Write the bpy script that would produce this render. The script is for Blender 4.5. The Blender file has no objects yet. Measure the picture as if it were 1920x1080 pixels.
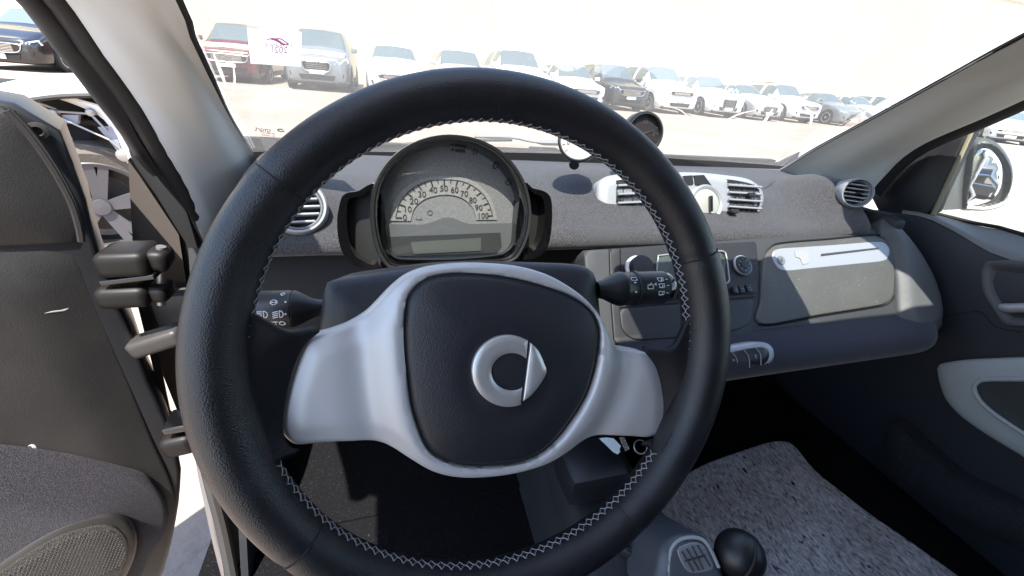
import bpy, bmesh, math, random
import numpy as np
from mathutils import Vector, Matrix
from mathutils.geometry import delaunay_2d_cdt

random.seed(7); RNG = np.random.default_rng(7)
scene = bpy.context.scene
COL = scene.collection
PI = math.pi
H = 1.15                      # camera height above the ground; coordinates below are relative to the camera's place

# ---------------------------------------------------------------- camera
FPX = 760.0                   # focal length in photograph pixels (1920 wide)
RC = np.array([[0.95954, 0.05452, -0.27623], [-0.26787, 0.47899, -0.83595], [0.08674, 0.87613, 0.47421]])
cam_data = bpy.data.cameras.new('camera'); cam = bpy.data.objects.new('camera', cam_data); COL.objects.link(cam)
cam_data.sensor_width = 36.0; cam_data.lens = FPX / 1920 * 36.0
cam_data.clip_start = 0.01; cam_data.clip_end = 3000
_m = Matrix([list(r) + [0] for r in RC] + [[0, 0, 0, 1]]); _m.translation = (0, 0, H)
cam.matrix_world = _m
scene.camera = cam

# ---------------------------------------------------------------- sky, sun, exposure
SUN = np.array([-0.17, -0.37, 0.92]); SUN /= np.linalg.norm(SUN)
world = bpy.data.worlds.new('World'); scene.world = world; world.use_nodes = True
wn = world.node_tree.nodes; wl = world.node_tree.links
sky = wn.new('ShaderNodeTexSky'); sky.sky_type = 'NISHITA'; sky.sun_disc = False
sky.sun_elevation = math.asin(SUN[2]); sky.sun_rotation = math.atan2(SUN[0], SUN[1])
sky.dust_density = 1.0; sky.air_density = 1.0; sky.ozone_density = 1.0
wn['Background'].inputs['Strength'].default_value = 0.15
wl.new(sky.outputs[0], wn['Background'].inputs[0])
sl = bpy.data.lights.new('sun', 'SUN'); sl.energy = 4.6; sl.angle = math.radians(0.5); sl.color = (1.0, 0.95, 0.87)
so = bpy.data.objects.new('sun', sl); COL.objects.link(so)
so.rotation_euler = Vector(SUN).to_track_quat('Z', 'Y').to_euler(); so.location = (0, 0, 30)
scene.view_settings.view_transform = 'Standard'; scene.view_settings.look = 'None'
scene.view_settings.exposure = 2.0; scene.view_settings.gamma = 1.0
scene.view_settings.use_curve_mapping = False
scene.cycles.max_bounces = 10; scene.cycles.transparent_max_bounces = 16
scene.cycles.caustics_reflective = False; scene.cycles.caustics_refractive = False

# ---------------------------------------------------------------- pixel -> place helpers
def A(*v): return np.array(v if len(v) > 1 else v[0], float)
def unit(v): v = A(v); return v / np.linalg.norm(v)
def ray(x, y): return RC @ A((x - 960) / FPX, -(y - 540) / FPX, -1.0)
def onp(x, y, p0, n): d = ray(x, y); return d * (np.dot(p0, n) / np.dot(d, n))
def onX(x, y, X): d = ray(x, y); return d * (X / d[0])
def onY(x, y, Y): d = ray(x, y); return d * (Y / d[1])
def onZ(x, y, Z): d = ray(x, y); return d * (Z / d[2])

class Frame:
    """a plane: origin o, right u, up v, normal n (towards the viewer)"""
    def __init__(s, o, n, up=(0, 0, 1)):
        s.o = A(o); s.n = unit(n); s.u = unit(np.cross(up, s.n)); s.v = np.cross(s.n, s.u)
    def uv(s, P): d = A(P) - s.o; return (float(d @ s.u), float(d @ s.v))
    def px(s, x, y, h=0.0): return s.uv(onp(x, y, s.o + s.n * h, s.n))
    def pxs(s, L, h=0.0): return [s.px(x, y, h) for x, y in L]
    def P(s, u, v, h=0.0): return s.o + s.u * u + s.v * v + s.n * h
    def shift(s, h): f = Frame.__new__(Frame); f.o = s.o + s.n * h; f.u, f.v, f.n = s.u, s.v, s.n; return f

# ---------------------------------------------------------------- objects
class Thing:
    def __init__(s, name, base, label, cat, group=None, rotz=0.0):
        s.base = A(base); s.o = bpy.data.objects.new(name, None); COL.objects.link(s.o)
        s.o.location = tuple(s.base + A(0, 0, H)); s.o.rotation_euler = (0, 0, rotz); s.o.empty_display_size = 0.05
        s.o['label'] = label; s.o['category'] = cat
        if group: s.o['group'] = group
class Part:
    def __init__(s, o, base): s.o = o; s.base = base

def finish(me, smooth):
    if smooth is not None:
        me.polygons.foreach_set('use_smooth', [True] * len(me.polygons))
        if smooth < 179: me.set_sharp_from_angle(angle=math.radians(smooth))
    me.update()

def mesh(name, V, F, mat, parent=None, smooth=40, label=None, local=False, recalc=True):
    """one mesh object; V in camera-centred car space"""
    V = np.asarray(V, float)
    base = parent.base if parent is not None else V.mean(0) * A(1, 1, 0) + A(0, 0, V[:, 2].min())
    L = V if local else V - base
    me = bpy.data.meshes.new(name); me.from_pydata([tuple(p) for p in L], [], [tuple(f) for f in F])
    if recalc:
        bm = bmesh.new(); bm.from_mesh(me); bmesh.ops.recalc_face_normals(bm, faces=bm.faces); bm.to_mesh(me); bm.free()
    if mat is not None: me.materials.append(mat)
    finish(me, smooth)
    o = bpy.data.objects.new(name, me); COL.objects.link(o)
    if parent is not None: o.parent = parent.o
    else: o.location = tuple(base + A(0, 0, H))
    if label: o['label'] = label
    return Part(o, base)

def tag(p, label=None, cat=None, group=None, kind=None):
    for k, v in (('label', label), ('category', cat), ('group', group), ('kind', kind)):
        if v: p.o[k] = v
    return p

class MB:
    def __init__(s): s.V = []; s.F = []
    def add(s, VF):
        k = len(s.V); s.V += [A(p) for p in VF[0]]; s.F += [tuple(i + k for i in f) for f in VF[1]]; return s
    def build(s, name, mat, parent=None, **k): return mesh(name, s.V, s.F, mat, parent, **k)

# ---------------------------------------------------------------- shapes (return verts, faces)
def crom(P, n, closed=False):
    """Catmull-Rom resample by arc length to n points"""
    P = [A(p) for p in P]; m = len(P); out = []
    segs = m if closed else m - 1
    for i in range(segs):
        g = lambda k: P[k % m] if closed else P[min(max(k, 0), m - 1)]
        p0, p1, p2, p3 = g(i - 1), g(i), g(i + 1), g(i + 2)
        for t in np.linspace(0, 1, 16, endpoint=False):
            out.append(.5 * (2 * p1 + (p2 - p0) * t + (2 * p0 - 5 * p1 + 4 * p2 - p3) * t * t + (3 * p1 - p0 - 3 * p2 + p3) * t ** 3))
    out.append(P[0] if closed else P[-1]); out = np.array(out)
    s = np.r_[0, np.cumsum(np.linalg.norm(np.diff(out, axis=0), axis=1))]
    q = np.linspace(0, s[-1], n, endpoint=not closed)
    return np.stack([np.interp(q, s, out[:, k]) for k in range(out.shape[1])], 1)

def lin(P, n, closed=False):
    P = np.array([A(p) for p in P]); 
    if closed: P = np.vstack([P, P[:1]])
    s = np.r_[0, np.cumsum(np.linalg.norm(np.diff(P, axis=0), axis=1))]
    q = np.linspace(0, s[-1], n, endpoint=not closed)
    return np.stack([np.interp(q, s, P[:, k]) for k in range(P.shape[1])], 1)

def grid(G, cu=False, cv=False):
    G = np.asarray(G); a, b = G.shape[:2]; F = []
    for i in range(a if cu else a - 1):
        for j in range(b if cv else b - 1):
            F.append((i * b + j, i * b + (j + 1) % b, ((i + 1) % a) * b + (j + 1) % b, ((i + 1) % a) * b + j))
    return G.reshape(-1, 3), F

def loft(lines, n=24, k=5, cyc=False):
    """smooth surface through a list of polylines"""
    L = np.array([crom(l, n) for l in lines])
    cols = np.array([crom(L[:, j], (len(lines) - 1) * k + 1) for j in range(n)])
    return grid(cols)

def shell(VF, t, n_hint=None):
    """give a sheet thickness t along its vertex normals"""
    V, F = np.asarray(VF[0]), VF[1]
    N = np.zeros_like(V)
    for f in F:
        p = V[list(f)]; nn = np.cross(p[2] - p[0], p[-1] - p[1]) if len(f) > 3 else np.cross(p[1] - p[0], p[2] - p[0])
        for i in f: N[i] += nn
    N /= np.maximum(np.linalg.norm(N, axis=1, keepdims=True), 1e-12)
    if n_hint is not None and (N @ A(n_hint)).sum() < 0: N = -N
    m = len(V); E = {}
    for f in F:
        for a, b in zip(f, f[1:] + f[:1]): E[(a, b)] = 1
    F2 = list(F) + [tuple(i + m for i in f[::-1]) for f in F]
    for (a, b) in E:
        if (b, a) not in E: F2.append((b, a, a + m, b + m))
    return np.vstack([V, V - N * t]), F2

def frames_along(P, closed):
    P = np.asarray(P); n = len(P)
    T = np.roll(P, -1, 0) - np.roll(P, 1, 0)
    if not closed: T[0] = P[1] - P[0]; T[-1] = P[-1] - P[-2]
    T /= np.maximum(np.linalg.norm(T, axis=1, keepdims=True), 1e-12)
    r = A(0, 0, 1) if abs(T[0][2]) < .9 else A(1, 0, 0)
    a = unit(np.cross(T[0], r)); N = []; B = []
    for i in range(n):
        a = a - T[i] * (a @ T[i]); a = unit(a); N.append(a); B.append(np.cross(T[i], a))
    return np.array(N), np.array(B)

def tube(P, r, seg=8, closed=False, cap=True):
    P = np.asarray(P, float); r = np.broadcast_to(r, len(P)); N, B = frames_along(P, closed)
    t = np.linspace(0, 2 * PI, seg, endpoint=False)
    G = P[:, None] + (np.cos(t)[None, :, None] * N[:, None] + np.sin(t)[None, :, None] * B[:, None]) * r[:, None, None]
    V, F = grid(G, cu=closed, cv=True)
    if cap and not closed: F = F + [tuple(range(seg - 1, -1, -1)), tuple(range((len(P) - 1) * seg, len(P) * seg))]
    return V, F

def lathe(o, ax, prof, seg=32, ref=(0, 0, 1), sy=1.0):
    ax = unit(ax); a = unit(np.cross(ref, ax)) if abs(ax @ A(ref)) < .99 else A(1, 0, 0); b = np.cross(ax, a)
    t = np.linspace(0, 2 * PI, seg, endpoint=False)
    G = np.array([[A(o) + ax * h + (a * math.cos(q) + b * sy * math.sin(q)) * max(r, 1e-5) for q in t] for r, h in prof])
    return grid(G, cv=True)

def bx(c, s, F=None, bev=0.0, seg=2):
    """box centred at c with size s in frame axes (u,v,n); F None = world axes"""
    bm = bmesh.new(); bmesh.ops.create_cube(bm, size=1.0)
    for v in bm.verts: v.co = Vector((v.co.x * s[0], v.co.y * s[1], v.co.z * s[2]))
    if bev: bmesh.ops.bevel(bm, geom=list(bm.edges), offset=bev, segments=seg, profile=.6, affect='EDGES')
    bm.verts.index_update(); V = np.array([v.co[:] for v in bm.verts]); Fs = [tuple(v.index for v in f.verts) for f in bm.faces]; bm.free()
    if F is None: return V + A(c), Fs
    return np.array([F.P(c[0] + p[0], c[1] + p[1], c[2] + p[2]) for p in V]), Fs

def prism(out, F, h0, h1, inset=0.0):
    """ngon outline (u,v) from height h0 up to h1"""
    n = len(out); o = np.array(out, float); c = o.mean(0); o2 = c + (o - c) * (1 - inset)
    V = [F.P(u, v, h0) for u, v in o] + [F.P(u, v, h1) for u, v in o2]
    return np.array(V), [tuple(range(n - 1, -1, -1)), tuple(range(n, 2 * n))] + [(i, (i + 1) % n, n + (i + 1) % n, n + i) for i in range(n)]

def rrect(cu, cv, w, h, r, k=5):
    out = []
    for sx, sy, a0 in ((1, 1, 0), (-1, 1, 90), (-1, -1, 180), (1, -1, 270)):
        for a in np.linspace(a0, a0 + 90, k): out.append((cu + sx * (w / 2 - r) + r * math.cos(math.radians(a)), cv + sy * (h / 2 - r) + r * math.sin(math.radians(a))))
    return out

def segdist(Q, O):
    a = O; b = np.roll(O, -1, 0); d = b - a; L = np.maximum((d ** 2).sum(1), 1e-14)
    best = np.full(len(Q), 1e9)
    for i in range(len(a)):
        t = np.clip(((Q - a[i]) @ d[i]) / L[i], 0, 1); e = Q - (a[i] + t[:, None] * d[i]); best = np.minimum(best, (e ** 2).sum(1))
    return np.sqrt(best)
def inside(Q, O):
    x, y = Q[:, 0], Q[:, 1]; c = np.zeros(len(Q), bool); a = O; b = np.roll(O, -1, 0)
    for (x1, y1), (x2, y2) in zip(a, b):
        if y1 == y2: continue
        c ^= ((y1 > y) != (y2 > y)) & (x < (x2 - x1) * (y - y1) / (y2 - y1) + x1)
    return c

def plate_vf(out, F, h=None, sp=.004, rnd=.003, depth=.01, smooth=True, n=None, hole=None):
    """solid panel: outline in (u,v), top relief h(u,v,d) over frame F, rounded edge, side walls"""
    out = np.array(out, float)
    per = np.linalg.norm(np.diff(np.vstack([out, out[:1]]), axis=0), axis=1).sum()
    n = n or int(max(24, min(320, per / sp)))
    O = crom(out, n, True) if smooth else lin(out, n, True)
    if 0.5 * np.sum(O[:, 0] * np.roll(O[:, 1], -1) - np.roll(O[:, 0], -1) * O[:, 1]) < 0: O = O[::-1]
    T = np.roll(O, -1, 0) - np.roll(O, 1, 0); T /= np.maximum(np.linalg.norm(T, axis=1, keepdims=True), 1e-12); IN = np.stack([-T[:, 1], T[:, 0]], 1)
    pts = [O]
    for q in (.12, .35, .68, 1.0):
        R = O + IN * rnd * q; m = inside(R, O); m &= segdist(R, O) > rnd * q * .9; pts.append(R[m])
    lo, hi = O.min(0), O.max(0); gx = np.arange(lo[0], hi[0], sp); gy = np.arange(lo[1], hi[1], sp)
    g = np.stack(np.meshgrid(gx, gy), -1).reshape(-1, 2) + .31 * sp; m = inside(g, O); g = g[m]
    if len(g): g = g[segdist(g, O) > rnd + .4 * sp]; pts.append(g)
    E = [(i, (i + 1) % n) for i in range(n)]
    if hole is not None:
        hole = np.asarray(hole); k0 = sum(len(q) for q in pts[:-1]); g = pts[-1]; pts[-1] = g[~inside(g, hole) & (segdist(g, hole) > sp * .5)]
        k0 += len(pts[-1]); pts.append(hole); E += [(k0 + i, k0 + (i + 1) % len(hole)) for i in range(len(hole))]
    Q = np.vstack(pts)
    r = delaunay_2d_cdt([Vector(p) for p in Q], E, [], 1, 1e-7)
    P = np.array([p[:] for p in r[0]]); Fs = [tuple(f) for f in r[2]]
    if hole is not None: Fs = [f for f, k in zip(Fs, inside(np.array([P[list(f)].mean(0) for f in Fs]), hole)) if not k]
    d = segdist(P, O); hh = np.array([h(u, v, dd) for (u, v), dd in zip(P, d)]) if h else np.zeros(len(P))
    q = np.clip(rnd - d, 0, rnd); hh = hh - rnd + np.sqrt(np.maximum(rnd * rnd - q * q, 0))
    V = [F.P(u, v, z) for (u, v), z in zip(P, hh)]
    # boundary loop
    cnt = {}
    for f in Fs:
        for a, b in zip(f, f[1:] + f[:1]): cnt[(a, b)] = 1
    for (a, b) in [e for e in cnt if (e[1], e[0]) not in cnt]:
        k = len(V); V += [F.P(*P[a], -depth), F.P(*P[b], -depth)]; Fs.append((b, a, k, k + 1))
    return np.array(V), Fs
def plate(name, out, F, mat, parent, h=None, sp=.004, rnd=.003, depth=.01, smooth=True, ang=40, label=None, n=None, hole=None):
    V, Fs = plate_vf(out, F, h, sp, rnd, depth, smooth, n, hole)
    bm = bmesh.new(); vs = [bm.verts.new(p) for p in V]
    for f in Fs:
        try: bm.faces.new([vs[i] for i in f])
        except ValueError: pass
    bmesh.ops.remove_doubles(bm, verts=bm.verts, dist=1e-6); bmesh.ops.recalc_face_normals(bm, faces=bm.faces)
    bm.verts.index_update(); V = [v.co[:] for v in bm.verts]; Fs = [tuple(v.index for v in f.verts) for f in bm.faces]; bm.free()
    return mesh(name, V, Fs, mat, parent, smooth=ang, label=label, recalc=False)

def text_px(s, F, x, y, size, h=0.0, mirror=False, ext=.0002, rot=0.0):
    """flat lettering whose height is given in photograph pixels"""
    V, Fs = text_vf(s, Frame((0, 0, 0), (0, 0, 1), up=(0, 1, 0)), 0, 0, size, ext=0.0, mirror=mirror, rot=rot)
    return np.array([F.P(*F.px(x + p[0], y - p[1], h), h) for p in V]), Fs

def text_vf(s, F, u, v, size, h=0.0, rot=0.0, align='CENTER', mirror=False, ext=.0003, sx=1.0):
    cu = bpy.data.curves.new('t', 'FONT'); cu.body = s; cu.size = size; cu.align_x = align; cu.align_y = 'CENTER'; cu.extrude = ext; cu.resolution_u = 3
    o = bpy.data.objects.new('t', cu); COL.objects.link(o)
    me = bpy.data.meshes.new_from_object(o.evaluated_get(bpy.context.evaluated_depsgraph_get()))
    c, sn = math.cos(rot), math.sin(rot); V = []
    for p in me.vertices:
        x, y, z = p.co; x *= sx
        if mirror: x = -x
        V.append(F.P(u + x * c - y * sn, v + x * sn + y * c, h + z))
    Fs = [tuple(f.vertices) for f in me.polygons]
    bpy.data.objects.remove(o); bpy.data.curves.remove(cu); bpy.data.meshes.remove(me)
    return np.array(V), Fs
# ---------------------------------------------------------------- materials (all procedural)
MATS = {}
def mat(name, col, rough=.5, metal=0.0, spec=.5, bump=None, var=None, coat=0.0, sheen=0.0, alpha=None):
    """col base colour; bump=(kind, scale, strength, distance); var=(scale, amount, colour2)"""
    if name in MATS: return MATS[name]
    m = bpy.data.materials.new(name); m.use_nodes = True; t = m.node_tree; N = t.nodes; b = N['Principled BSDF']
    b.inputs['Base Color'].default_value = (*col, 1); b.inputs['Roughness'].default_value = rough; b.inputs['Metallic'].default_value = metal
    b.inputs['Specular IOR Level'].default_value = spec; b.inputs['Coat Weight'].default_value = coat; b.inputs['Coat Roughness'].default_value = .06
    b.inputs['Sheen Weight'].default_value = sheen
    tc = N.new('ShaderNodeTexCoord')
    def tex(kind, scale):
        if kind == 'vor':
            n = N.new('ShaderNodeTexVoronoi'); n.inputs['Scale'].default_value = scale; t.links.new(tc.outputs['Object'], n.inputs['Vector']); return n.outputs['Distance']
        n = N.new('ShaderNodeTexNoise'); n.inputs['Scale'].default_value = scale; n.inputs['Detail'].default_value = 3.0; t.links.new(tc.outputs['Object'], n.inputs['Vector']); return n.outputs['Fac']
    if var:
        vs = var if isinstance(var, list) else [var]; cur = None
        for (scale, lo, hi, c2) in vs:
            r = N.new('ShaderNodeMapRange'); r.inputs['From Min'].default_value = lo; r.inputs['From Max'].default_value = hi
            t.links.new(tex('noise', scale), r.inputs['Value'])
            mx = N.new('ShaderNodeMix'); mx.data_type = 'RGBA'; t.links.new(r.outputs[0], mx.inputs['Factor'])
            if cur is None: mx.inputs[6].default_value = (*col, 1)
            else: t.links.new(cur, mx.inputs[6])
            mx.inputs[7].default_value = (*c2, 1); cur = mx.outputs[2]
        t.links.new(cur, b.inputs['Base Color'])
    if bump:
        bs = bump if isinstance(bump, list) else [bump]; prev = None
        for kind, scale, st, dist in bs:
            bn = N.new('ShaderNodeBump'); bn.inputs['Strength'].default_value = st; bn.inputs['Distance'].default_value = dist
            t.links.new(tex(kind, scale), bn.inputs['Height'])
            if prev: t.links.new(prev, bn.inputs['Normal'])
            prev = bn.outputs[0]
        t.links.new(prev, b.inputs['Normal'])
    MATS[name] = m; return m

M = {}
M['leather'] = mat('leather', (.0085, .009, .0115), .40, spec=.5, bump=[('vor', 1150, .45, .0004), ('noise', 60, .15, .001)], var=(35, .45, .7, (.016, .0165, .019)))
M['leather2'] = mat('leather_smooth', (.010, .0105, .0125), .4, bump=('vor', 900, .25, .0004))
M['airbag'] = mat('airbag_vinyl', (.014, .0155, .021), .47, bump=[('vor', 900, .45, .0004), ('noise', 900, .25, .0003)], var=[(260, .70, .76, (.040, .040, .042)), (7, .45, .75, (.019, .020, .025))])
M['plastic'] = mat('dark_plastic', (.013, .0135, .016), .55, bump=('noise', 900, .3, .0003), var=[(60, .55, .8, (.022, .022, .023)), (240, .71, .76, (.07, .068, .064))])
M['plastic_sm'] = mat('smooth_dark_plastic', (.015, .0155, .018), .38)
M['black'] = mat('matte_black', (.006, .006, .007), .8)
M['gloss'] = mat('gloss_black', (.004, .004, .0045), .06, coat=.6)
M['rubber'] = mat('seal_rubber', (.016, .014, .013), .65, bump=('noise', 300, .15, .001))
M['thread'] = mat('grey_thread', (.27, .27, .285), .8)
M['silver'] = mat('satin_silver', (.54, .545, .555), .44, metal=.25, bump=('noise', 2600, .12, .0001))
M['badge'] = mat('badge_silver', (.62, .62, .61), .34, metal=.6, bump=('noise', 3000, .08, .0001))
M['vent'] = mat('vent_silver', (.36, .37, .385), .42, metal=.35)
M['pad'] = mat('dash_fabric', (.018, .0175, .020), .95, spec=.15, sheen=.25,
               bump=[('noise', 1000, .6, .0008)], var=[(950, .44, .66, (.118, .114, .118)), (9, .5, .8, (.055, .054, .057))])
M['doorcloth'] = mat('door_fabric', (.010, .009, .013), .95, spec=.15, sheen=.2, bump=[('noise', 800, .8, .0012)], var=(900, .42, .66, (.052, .047, .058)))
M['shelfcloth'] = mat('shelf_fabric', (.015, .015, .026), .95, spec=.15, sheen=.2, bump=('noise', 1200, .5, .0006), var=(900, .5, .7, (.040, .039, .056)))
M['doorplastic'] = mat('door_plastic', (.012, .0115, .0115), .52, bump=[('noise', 700, .5, .0006)], var=[(500, .68, .76, (.07, .066, .062)), (12, .4, .7, (.018, .017, .0165))])
M['glovebox'] = mat('glovebox_plastic', (.070, .069, .064), .55, bump=[('noise', 900, .5, .0005)], var=[(14, .5, .8, (.088, .087, .079)), (420, .58, .72, (.11, .108, .097)), (150, .69, .75, (.20, .19, .165))])
M['trimgrey'] = mat('pillar_grey', (.66, .65, .61), .8, bump=('noise', 700, .15, .0004), var=(3, .4, .7, (.62, .615, .59)))
M['trimmid'] = mat('mid_grey_plastic', (.036, .038, .041), .58, bump=('noise', 900, .25, .0003), var=(240, .70, .76, (.10, .098, .09)))
M['doorgrey'] = mat('door_grey', (.33, .345, .345), .6, bump=('noise', 900, .15, .0003))
M['headliner'] = mat('headliner', (.40, .39, .37), .95)
M['carpet'] = mat('carpet', (.006, .006, .007), .98, spec=.05, bump=('noise', 500, .9, .003), var=(350, .6, .75, (.03, .03, .032)))
M['sill'] = mat('sill_paint', (.085, .074, .069), .45, coat=.2)
M['dial'] = mat('dial_face', (.25, .252, .246), .5, var=[(420, .42, .62, (.31, .31, .30))], bump=('noise', 420, .5, .0008))  # mottle in the colour stands in for rippled reflection on the cover glass
M['dialgrey'] = mat('dial_grey', (.16, .165, .165), .45)
M['lcd'] = mat('lcd_panel', (.13, .14, .125), .3)
M['lcdark'] = mat('radio_display', (.055, .065, .06), .2)
M['ink'] = mat('black_print', (.035, .035, .035), .7)
M['icon'] = mat('white_print', (.72, .74, .76), .7)
M['icongrey'] = mat('grey_print', (.30, .31, .33), .7)
M['white'] = mat('white_paint', (.80, .80, .79), .3, coat=.5)
M['paper'] = None
M['chrome'] = mat('chrome', (.75, .75, .75), .12, metal=1.0)
M['steel'] = mat('bare_steel', (.34, .33, .32), .4, metal=.8)
M['tyre'] = mat('tyre_rubber', (.035, .033, .031), .85, bump=('noise', 60, .3, .004))
M['alloy'] = mat('alloy_wheel', (.55, .55, .56), .35, metal=.7)
M['grille_mesh'] = mat('speaker_mesh', (.022, .020, .018), .55, bump=('vor', 900, 1.0, .0015))
M['mirror'] = mat('mirror_glass', (.9, .9, .9), .015, metal=1.0)

def mix_shader_mat(name): 
    m = bpy.data.materials.new(name); m.use_nodes = True; m.node_tree.nodes.clear(); return m, m.node_tree.nodes, m.node_tree.links

def underlay_mat():
    m = bpy.data.materials.new('recycled_felt'); m.use_nodes = True; t = m.node_tree; N = t.nodes; L = t.links; b = N['Principled BSDF']
    b.inputs['Roughness'].default_value = .97; b.inputs['Specular IOR Level'].default_value = .05
    tc = N.new('ShaderNodeTexCoord'); mp = N.new('ShaderNodeMapping'); mp.inputs['Rotation'].default_value = (0, 0, .7); mp.inputs['Scale'].default_value = (1, .45, 1); L.new(tc.outputs['Object'], mp.inputs['Vector'])
    n1 = N.new('ShaderNodeTexNoise'); n1.inputs['Scale'].default_value = 190; n1.inputs['Detail'].default_value = 4; n1.inputs['Roughness'].default_value = .7; L.new(mp.outputs[0], n1.inputs['Vector'])
    r = N.new('ShaderNodeValToRGB'); e = r.color_ramp.elements; e[0].position = .33; e[0].color = (.07, .07, .085, 1); e[1].position = .7; e[1].color = (.66, .64, .63, 1)
    for p, c in ((.43, (.30, .30, .32, 1)), (.55, (.44, .435, .44, 1))): x = e.new(p); x.color = c
    L.new(n1.outputs['Fac'], r.inputs['Fac'])
    cur = r.outputs['Color']
    for sc, thr, c in ((90, .70, (.012, .012, .02, 1)), (105, .715, (.05, .06, .14, 1)), (75, .71, (.55, .55, .57, 1)), (60, .72, (.30, .18, .12, 1)), (85, .735, (.10, .22, .22, 1))):
        n = N.new('ShaderNodeTexNoise'); n.inputs['Scale'].default_value = sc; n.inputs['Detail'].default_value = 2; n.noise_dimensions = '4D'; n.inputs['W'].default_value = sc * 1.37; L.new(mp.outputs[0], n.inputs['Vector'])
        mr = N.new('ShaderNodeMapRange'); mr.inputs['From Min'].default_value = thr - .03; mr.inputs['From Max'].default_value = thr + .01; L.new(n.outputs['Fac'], mr.inputs['Value'])
        mx = N.new('ShaderNodeMix'); mx.data_type = 'RGBA'; L.new(mr.outputs[0], mx.inputs['Factor']); L.new(cur, mx.inputs[6]); mx.inputs[7].default_value = c; cur = mx.outputs[2]
    nb = N.new('ShaderNodeTexNoise'); nb.inputs['Scale'].default_value = 9; nb.inputs['Detail'].default_value = 3; L.new(tc.outputs['Object'], nb.inputs['Vector'])
    mrb = N.new('ShaderNodeMapRange'); mrb.inputs['From Min'].default_value = .42; mrb.inputs['From Max'].default_value = .68; mrb.inputs['To Max'].default_value = .55; L.new(nb.outputs['Fac'], mrb.inputs['Value'])
    mxb = N.new('ShaderNodeMix'); mxb.data_type = 'RGBA'; mxb.blend_type = 'MULTIPLY'; L.new(mrb.outputs[0], mxb.inputs['Factor']); L.new(cur, mxb.inputs[6]); mxb.inputs[7].default_value = (.55, .49, .44, 1)
    L.new(mxb.outputs[2], b.inputs['Base Color'])
    bn = N.new('ShaderNodeBump'); bn.inputs['Strength'].default_value = .9; bn.inputs['Distance'].default_value = .003; L.new(n1.outputs['Fac'], bn.inputs['Height']); L.new(bn.outputs[0], b.inputs['Normal'])
    return m
M['underlay'] = underlay_mat()

def glass_mat(name, tint=(.93, .96, .95), dust=0.0, dustcol=(.85, .82, .76), refl=.09, scale=(6, 40)):
    """thin pane: see-through, faint mirror, with a film of dust that scatters light"""
    m, N, L = mix_shader_mat(name); out = N.new('ShaderNodeOutputMaterial')
    tr = N.new('ShaderNodeBsdfTransparent'); tr.inputs['Color'].default_value = (*tint, 1)
    gl = N.new('ShaderNodeBsdfGlossy'); gl.inputs['Roughness'].default_value = .01
    lw = N.new('ShaderNodeLayerWeight'); lw.inputs['Blend'].default_value = .35
    mr = N.new('ShaderNodeMapRange'); mr.inputs['To Min'].default_value = refl * .4; mr.inputs['To Max'].default_value = .45; L.new(lw.outputs['Fresnel'], mr.inputs['Value'])
    mr.inputs['From Min'].default_value = 0.0; mr.inputs['From Max'].default_value = 1.0
    a = N.new('ShaderNodeMixShader'); L.new(mr.outputs[0], a.inputs['Fac']); L.new(tr.outputs[0], a.inputs[1]); L.new(gl.outputs[0], a.inputs[2]); cur = a.outputs[0]
    if dust > 0:
        df = N.new('ShaderNodeBsdfDiffuse'); df.inputs['Color'].default_value = (*dustcol, 1); tl = N.new('ShaderNodeBsdfTranslucent'); tl.inputs['Color'].default_value = (*dustcol, 1)
        d2 = N.new('ShaderNodeMixShader'); d2.inputs['Fac'].default_value = .6; L.new(df.outputs[0], d2.inputs[1]); L.new(tl.outputs[0], d2.inputs[2])
        tc = N.new('ShaderNodeTexCoord'); n1 = N.new('ShaderNodeTexNoise'); n1.inputs['Scale'].default_value = scale[0]; n1.inputs['Detail'].default_value = 5; L.new(tc.outputs['Object'], n1.inputs['Vector'])
        n2 = N.new('ShaderNodeTexNoise'); n2.inputs['Scale'].default_value = scale[1]; n2.inputs['Detail'].default_value = 4; L.new(tc.outputs['Object'], n2.inputs['Vector'])
        r1 = N.new('ShaderNodeMapRange'); r1.inputs['From Min'].default_value = .3; r1.inputs['From Max'].default_value = .7; r1.inputs['To Min'].default_value = dust * .92; r1.inputs['To Max'].default_value = dust * 1.1; L.new(n1.outputs['Fac'], r1.inputs['Value'])
        r2 = N.new('ShaderNodeMapRange'); r2.inputs['From Min'].default_value = .6; r2.inputs['From Max'].default_value = .8; r2.inputs['To Min'].default_value = 0; r2.inputs['To Max'].default_value = dust * .6; L.new(n2.outputs['Fac'], r2.inputs['Value'])
        ad = N.new('ShaderNodeMath'); ad.operation = 'ADD'; L.new(r1.outputs[0], ad.inputs[0]); L.new(r2.outputs[0], ad.inputs[1])
        b = N.new('ShaderNodeMixShader'); L.new(ad.outputs[0], b.inputs['Fac']); L.new(cur, b.inputs[1]); L.new(d2.outputs[0], b.inputs[2]); cur = b.outputs[0]
    L.new(cur, out.inputs['Surface']); return m
M['windshield'] = glass_mat('dusty_windshield', dust=.082)
M['sideglass'] = glass_mat('side_window_glass', dust=.05, refl=.06)
M['lens'] = glass_mat('clear_lens', tint=(.97, .97, .97), dust=.015, refl=.05)
M['carglass'] = mat('car_glass', (.10, .125, .13), .08, spec=.8)

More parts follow.
